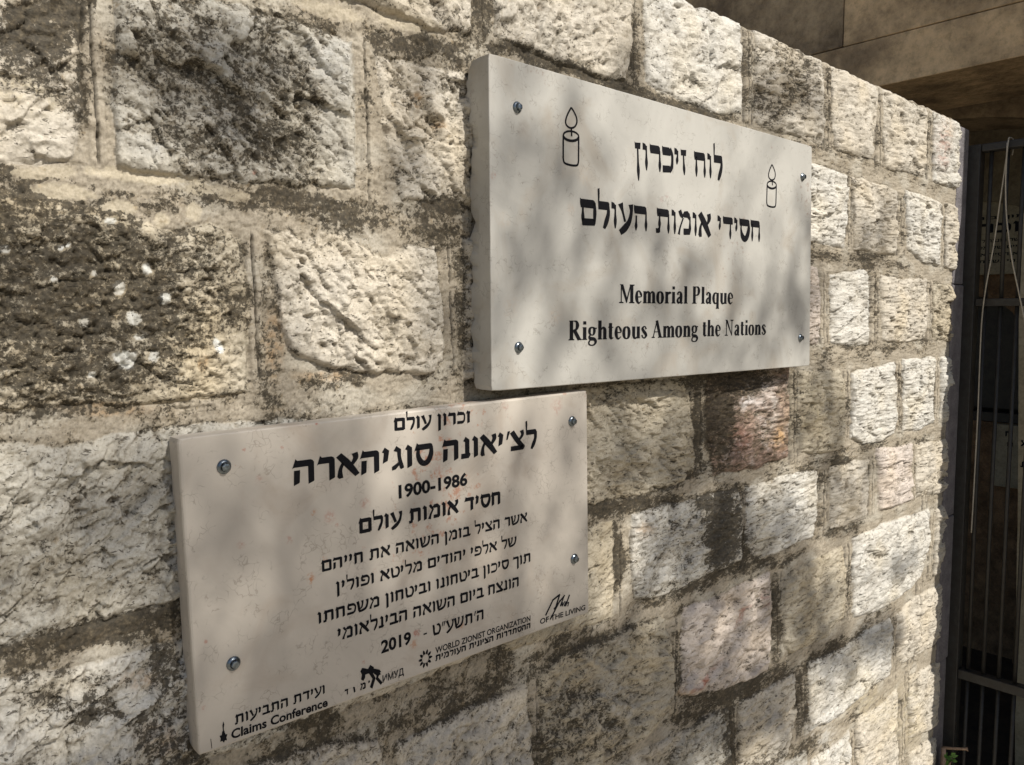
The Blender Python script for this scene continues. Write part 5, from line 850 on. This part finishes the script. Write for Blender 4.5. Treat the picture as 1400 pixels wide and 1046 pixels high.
cord = MB()
yt = -.088
pts = [(GX + .02, yt + .002, 1.97), (GX + .024, yt, 2.0), (GX + .012, yt, 2.0085), (GX - .012, yt, 2.009), (GX - .0215, yt, 2.0), (GX - .022, yt + .003, 1.95), (GX - .022, yt + .012, 1.85), (GX - .022, yt + .022, 1.74), (GX - .022, yt + .036, 1.63), (GX - .021, yt + .042, 1.55), (GX - .02, yt + .043, 1.45), (GX - .02, yt + .042, 1.3), (GX - .02, yt + .043, 1.1), (GX - .021, yt + .044, .98)]
cord.tube([tuple(v) for v in catmull([tuple(p) for p in pts], 5)], .0017, 7)
pts = [(GX - .0245, yt + .001, 1.995), (GX - .025, yt + .001, 1.93), (GX - .025, yt + .0, 1.88), (GX - .024, yt - .006, 1.80), (GX - .024, yt - .022, 1.70), (GX - .024, yt - .040, 1.62), (GX - .024, yt - .060, 1.53), (GX - .023, yt - .085, 1.40)]
cord.tube([tuple(v) for v in catmull([tuple(p) for p in pts], 5)], .0017, 7)
o = cord.build('hanging_cord', M_CORD, None, True)
tag(o, 'thin off-white cord looped over the top rail of the iron gate', 'cord')

hk = MB()
hk.tube([(2.29, -.010, .382), (2.298, -.038, .388), (2.302, -.064, .396), (2.303, -.068, .397)], [.004, .0035, .0035, .006], 8)
hk.tube([(2.30, -.012, .20), (2.295, -.012, .30), (2.290, -.012, .383)], [.010, .009, .006], 8)
hk.tube([(2.305, -.022, .25), (2.30, -.024, .345), (2.302, -.030, .355)], [.005, .005, .006], 8)
o = hk.build('metal_hook', M_RUST, None, True); tag(o, 'small rusty metal hook sticking out at the foot of the wall corner', 'hook')

weed = empty('small_weed', (2.272, -.012, .27)); tag(weed, 'small green weed growing from the base of the wall corner', 'plant')
lf = MB()
for k in range(45):
    a = rng.uniform(0, 6.28); r0 = rng.uniform(.0, .028); c = Vector((2.262 + r0 * math.cos(a) * .5, -.026 - abs(r0 * math.sin(a)) * .6, .30 + rng.uniform(0, .085)))
    u = Vector((rng.uniform(-1, 1), rng.uniform(-1, .2), rng.uniform(-.3, 1))).normalized(); v = u.cross(Vector((rng.uniform(-1, 1), rng.uniform(-1, 1), rng.uniform(-1, 1)))).normalized(); n_ = u.cross(v)
    s = rng.uniform(.006, .011)
    lf.add([c, c + u * s + v * s * .6 + n_ * .001, c + u * s * 2.1, c + u * s - v * s * .6 + n_ * .001, c + u * s], [(0, 1, 4), (1, 2, 4), (2, 3, 4), (3, 0, 4)])
lf.build('foliage', M_WEED, weed)
sm_ = MB()
for k in range(6): sm_.tube([(2.268, -.012, .24), (2.268 + rng.uniform(-.01, .01), -.02, .29), (2.266 + rng.uniform(-.015, .015), -.03 + rng.uniform(-.015, .01), .34)], .0008, 5)
sm_.build('stem', M_WEED, weed)

# ------------------------------------------------------------------ PASSAGE beyond the gate
def block(root, name, mat, x0, x1, y0, y1, z0, z1, g=.0012, bev=.003, j=.0006):
    b = MB(); b.box(x0, x1, y0 + g, y1 - g, z0 + g, z1 - g, j); return b.build(name, mat, root, bevel=bev)
arch = empty('stone_lintel', (2.9, 1.0, 2.33)); tag(arch, 'brown weathered stone lintel and blocks spanning above the gate passage', 'lintel')
# lowest course (below the long bed joint), then the course with the upright joint
cuts = [-1.6, -.42, 1.05, 2.1, 3.2]
for a, b in zip(cuts[:-1], cuts[1:]): block(arch, 'lintel_stone', M_BEAM, 2.80, 3.3, a, b, 2.335, 2.497)
cuts = [-1.6, -.9, -.1, .585, 1.25, 2.0, 3.2]
for i, (a, b) in enumerate(zip(cuts[:-1], cuts[1:])): block(arch, 'lintel_stone', M_BEAM2 if i % 2 else M_BEAM, 2.80, 3.3, a, b, 2.497, 2.90)
cuts = [-1.6, -.6, .3, 1.0, 1.7, 2.4, 3.2]
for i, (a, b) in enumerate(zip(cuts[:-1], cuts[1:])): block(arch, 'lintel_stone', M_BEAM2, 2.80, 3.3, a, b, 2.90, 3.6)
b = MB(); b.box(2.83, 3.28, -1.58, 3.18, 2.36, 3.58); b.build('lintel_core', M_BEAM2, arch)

vault = empty('passage_building', (4.0, 1.0, 0)); tag(vault, 'dim stone passage building behind the iron gate with arched back wall', 'building')
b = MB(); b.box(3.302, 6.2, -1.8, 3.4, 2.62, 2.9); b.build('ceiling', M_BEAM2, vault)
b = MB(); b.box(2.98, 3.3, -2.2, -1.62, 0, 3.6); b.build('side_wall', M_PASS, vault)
b = MB(); b.box(2.435, 3.30, -.75, -.60, 0, 3.3); b.build('shade_pier', M_PASS, vault)  # added pier out of view, keeps the sun off gate and passage
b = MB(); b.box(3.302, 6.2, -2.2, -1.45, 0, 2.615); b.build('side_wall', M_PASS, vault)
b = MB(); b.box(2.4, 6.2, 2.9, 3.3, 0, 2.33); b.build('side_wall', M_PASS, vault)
# back wall at x = 4 with arch-headed recess
FX = 4.0
def arch_face(x, y0, y1, ztop, yc, r, zs_, name, mat, thick):
    """wall slab facing -x with a round-headed opening centred on yc"""
    vs = []; fs = []; n = 24
    arc = [(yc - r, 0.0)] + [(yc - r * math.cos(math.pi * k / n), zs_ + r * math.sin(math.pi * k / n)) for k in range(n + 1)] + [(yc + r, 0.0)]
    outer = [(y0, 0.0)] + [(y0 + (y1 - y0) * k / n, ztop) for k in range(n + 1)] + [(y1, 0.0)]
    m = len(arc)
    for xx in (x, x + thick):
        vs += [(xx, a, b_) for a, b_ in arc] + [(xx, a, b_) for a, b_ in outer]
    for i in range(m - 1):
        fs.append((i, i + 1, m + i + 1, m + i)); fs.append((2 * m + i, 2 * m + m + i, 2 * m + m + i + 1, 2 * m + i + 1))
        fs.append((i, 2 * m + i, 2 * m + i + 1, i + 1)); fs.append((m + i, m + i + 1, 3 * m + i + 1, 3 * m + i))
    return link(name, mesh(name, vs, fs), mat, vault)
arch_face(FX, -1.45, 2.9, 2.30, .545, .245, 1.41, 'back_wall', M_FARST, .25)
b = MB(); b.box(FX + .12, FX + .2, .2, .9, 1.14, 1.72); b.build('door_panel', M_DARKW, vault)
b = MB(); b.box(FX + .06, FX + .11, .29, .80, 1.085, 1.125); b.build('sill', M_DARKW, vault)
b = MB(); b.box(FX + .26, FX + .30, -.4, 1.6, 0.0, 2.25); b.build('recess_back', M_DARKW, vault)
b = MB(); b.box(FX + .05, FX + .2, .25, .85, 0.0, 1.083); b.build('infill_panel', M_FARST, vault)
# plaster arch band above the tablet
def arc_band(x, yc, zc, r0, r1, a0, a1, name, mat, thick):
    vs = []; fs = []; n = 26
    for k in range(n + 1):
        t = math.radians(a0 + (a1 - a0) * k / n)
        for r in (r0, r1):
            for xx in (x, x + thick): vs.append((xx, yc + r * math.cos(t), zc + r * math.sin(t)))
    for k in range(n):
        a = 4 * k; c = a + 4
        fs += [(a, c, c + 2, a + 2), (a + 1, a + 3, c + 3, c + 1), (a, a + 1, c + 1, c), (a + 2, c + 2, c + 3, a + 3)]
    return link(name, mesh(name, vs, fs), mat, vault)
arc_band(3.92, .55, 1.55, .52, .86, 0, 180, 'arch_band', M_PASS, .30)
arc_band(3.60, .62, .75, 1.62, 2.1, 40, 140, 'vault_rib', M_BEAM2, .30)

# tablets with writing
tab = empty('inscribed_tablet', (3.97, .43, 1.74)); tag(tab, 'old inscribed stone tablet seen through the upper gate bars', 'tablet')
b = MB(); b.box(3.955, 3.998, .30, .62, 1.745, 2.09); b.build('slab', M_OLDTAB, tab, bevel=.004)
def far_text(txt, st, y0, y1, z, h, parent, x):
    F = FONTS[st]; polys = []; adv = 0
    for ch in txt[::-1]:
        a, pp = F[ch]; polys += [[(px + adv, py) for px, py in p] for p in pp]; adv += a + .04
    vs = []; fs = []
    for i, p in enumerate(polys):
        n = len(vs); vs += [(x - .0006 - (i % 5) * .00002, y0 + (y1 - y0) * px / adv, z + h * py) for px, py in p]; fs.append(tuple(range(n, n + len(p))))
    link('inscription_line', mesh('inscription_line', vs, fs), M_INK, parent)
far_text('תוך בית יום', 'C', .60, .32, 1.985, .013, tab, 3.955)
far_text('זכרון', 'B', .575, .325, 1.925, .042, tab, 3.955)
for k, (t_, a_) in enumerate((('אשר הונצח לזכר עולם', .60), ('חיים של אלפי בית', .60), ('לא נשכח את שמו', .59), ('תהי נשמתו צרורה', .60))):
    far_text(t_.replace('נשכח', 'חסיד').replace('צרורה', 'עולם'), 'C', a_, .32, 1.885 - k * .03, .013, tab, 3.955)
tb2 = empty('cream_tablet', (3.05, .0, 0)); tag(tb2, 'tall cream stone slab with dark lettering at the right edge behind the gate', 'stone slab')
vs = []; fs = []
prof = [(.008, 0.0), (.024, .41), (.036, .78), (.037, .85), (.046, 1.1), (.058, 1.4), (.074, 1.80), (.070, 1.88), (.05, 1.93), (-.35, 1.93), (-.35, 0.0)]
for xx in (3.02, 3.12): vs += [(xx, a, b_) for a, b_ in prof]
n = len(prof); fs = [tuple(range(n)), tuple(range(2 * n - 1, n - 1, -1))] + [(k, n + k, n + (k + 1) % n, (k + 1) % n) for k in range(n)]
me = mesh('slab', vs, fs); link('slab', me, M_TAB, tb2)
far_text('אשר', 'B', -.03, .042, 1.13, .020, tb2, 3.02); far_text('בית', 'B', -.03, .040, 1.06, .020, tb2, 3.02)
tb3 = empty('low_inscribed_panel', (3.98, .35, 1.0)); tag(tb3, 'dim brown stone panel with two faint letters below the dark opening', 'stone panel')
b = MB(); b.box(4.012, 4.049, .30, .42, .80, 1.08); b.build('slab', M_OLDTAB, tb3, bevel=.003)
far_text('ח', 'B', .375, .350, 1.03, .022, tb3, 4.012); far_text('ם', 'B', .365, .340, .985, .020, tb3, 4.012)

# ------------------------------------------------------------------ ground
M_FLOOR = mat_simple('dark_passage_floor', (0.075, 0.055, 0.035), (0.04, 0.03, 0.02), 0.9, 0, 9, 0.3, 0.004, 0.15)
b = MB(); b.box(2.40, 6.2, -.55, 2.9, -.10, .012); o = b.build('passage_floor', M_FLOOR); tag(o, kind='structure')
me = mesh('ground', [(-60, -60, -.004), (60, -60, -.004), (60, 60, -.004), (-60, 60, -.004)], [(0, 1, 2, 3)])
o = link('ground', me, M_PAVE); tag(o, kind='structure')

# ------------------------------------------------------------------ unseen tree behind the viewer, its leaf clumps placed to throw each wanted shade patch
def build_tree():
    tr = empty('shade_tree', (1.35, -4.9, 0)); tag(tr, 'unseen leafy tree with its crown laid out to cast the dappled shade on the wall', 'tree')
    g = MB(); g.tube([(1.35, -4.9, 0), (1.37, -4.85, 1.2), (1.36, -4.7, 2.6), (1.35, -4.5, 4.1), (1.35, -4.3, 5.4)], [.16, .14, .11, .08, .04], 12); g.build('trunk', M_BARK, tr, True)
    L = MB(); br = MB()
    for (cx_, cz_, a11, a12, a21, a22, cov) in SHADE:
        area = abs(a11 * a22 - a12 * a21) * math.pi
        dist = rng.uniform(4.9, 6.2)
        nleaf = int(area * 1.6 * -math.log(1 - cov) / (.046 * .028 * .60 * .55)) + 1
        c0 = Vector((cx_, 0, cz_)) + SUN * dist
        br.tube([(1.35, -4.4, 4.9), tuple(c0.lerp(Vector((1.35, -4.4, 5.1)), .5) + Vector((0, -.1, .25))), tuple(c0)], [.018, .008, .003], 6)
        for k in range(nleaf):
            a = rng.uniform(0, 6.2832); r = math.sqrt(rng.random()) * 1.12
            if r > .75 and rng.random() < .45: continue
            u_, v_ = r * math.cos(a), r * math.sin(a)
            p = Vector((cx_ + a11 * u_ + a12 * v_, 0, cz_ + a21 * u_ + a22 * v_)) + SUN * (dist + rng.uniform(-.3, .3))
            ax = Vector((rng.uniform(-1, 1), rng.uniform(-1, 1), rng.uniform(-.8, .4))).normalized(); n_ = (SUN + Vector((rng.uniform(-1, 1), rng.uniform(-1, 1), rng.uniform(-1, 1))) * .9).normalized()
            v = ax.cross(n_).normalized(); s = rng.uniform(.017, .026)
            L.add([p - ax * s, p + v * s * .58, p + ax * s, p - v * s * .58], [(0, 1, 2, 3)])
    L.build('crown', M_LEAF, tr); br.build('branches', M_BARK, tr, True)
build_tree()
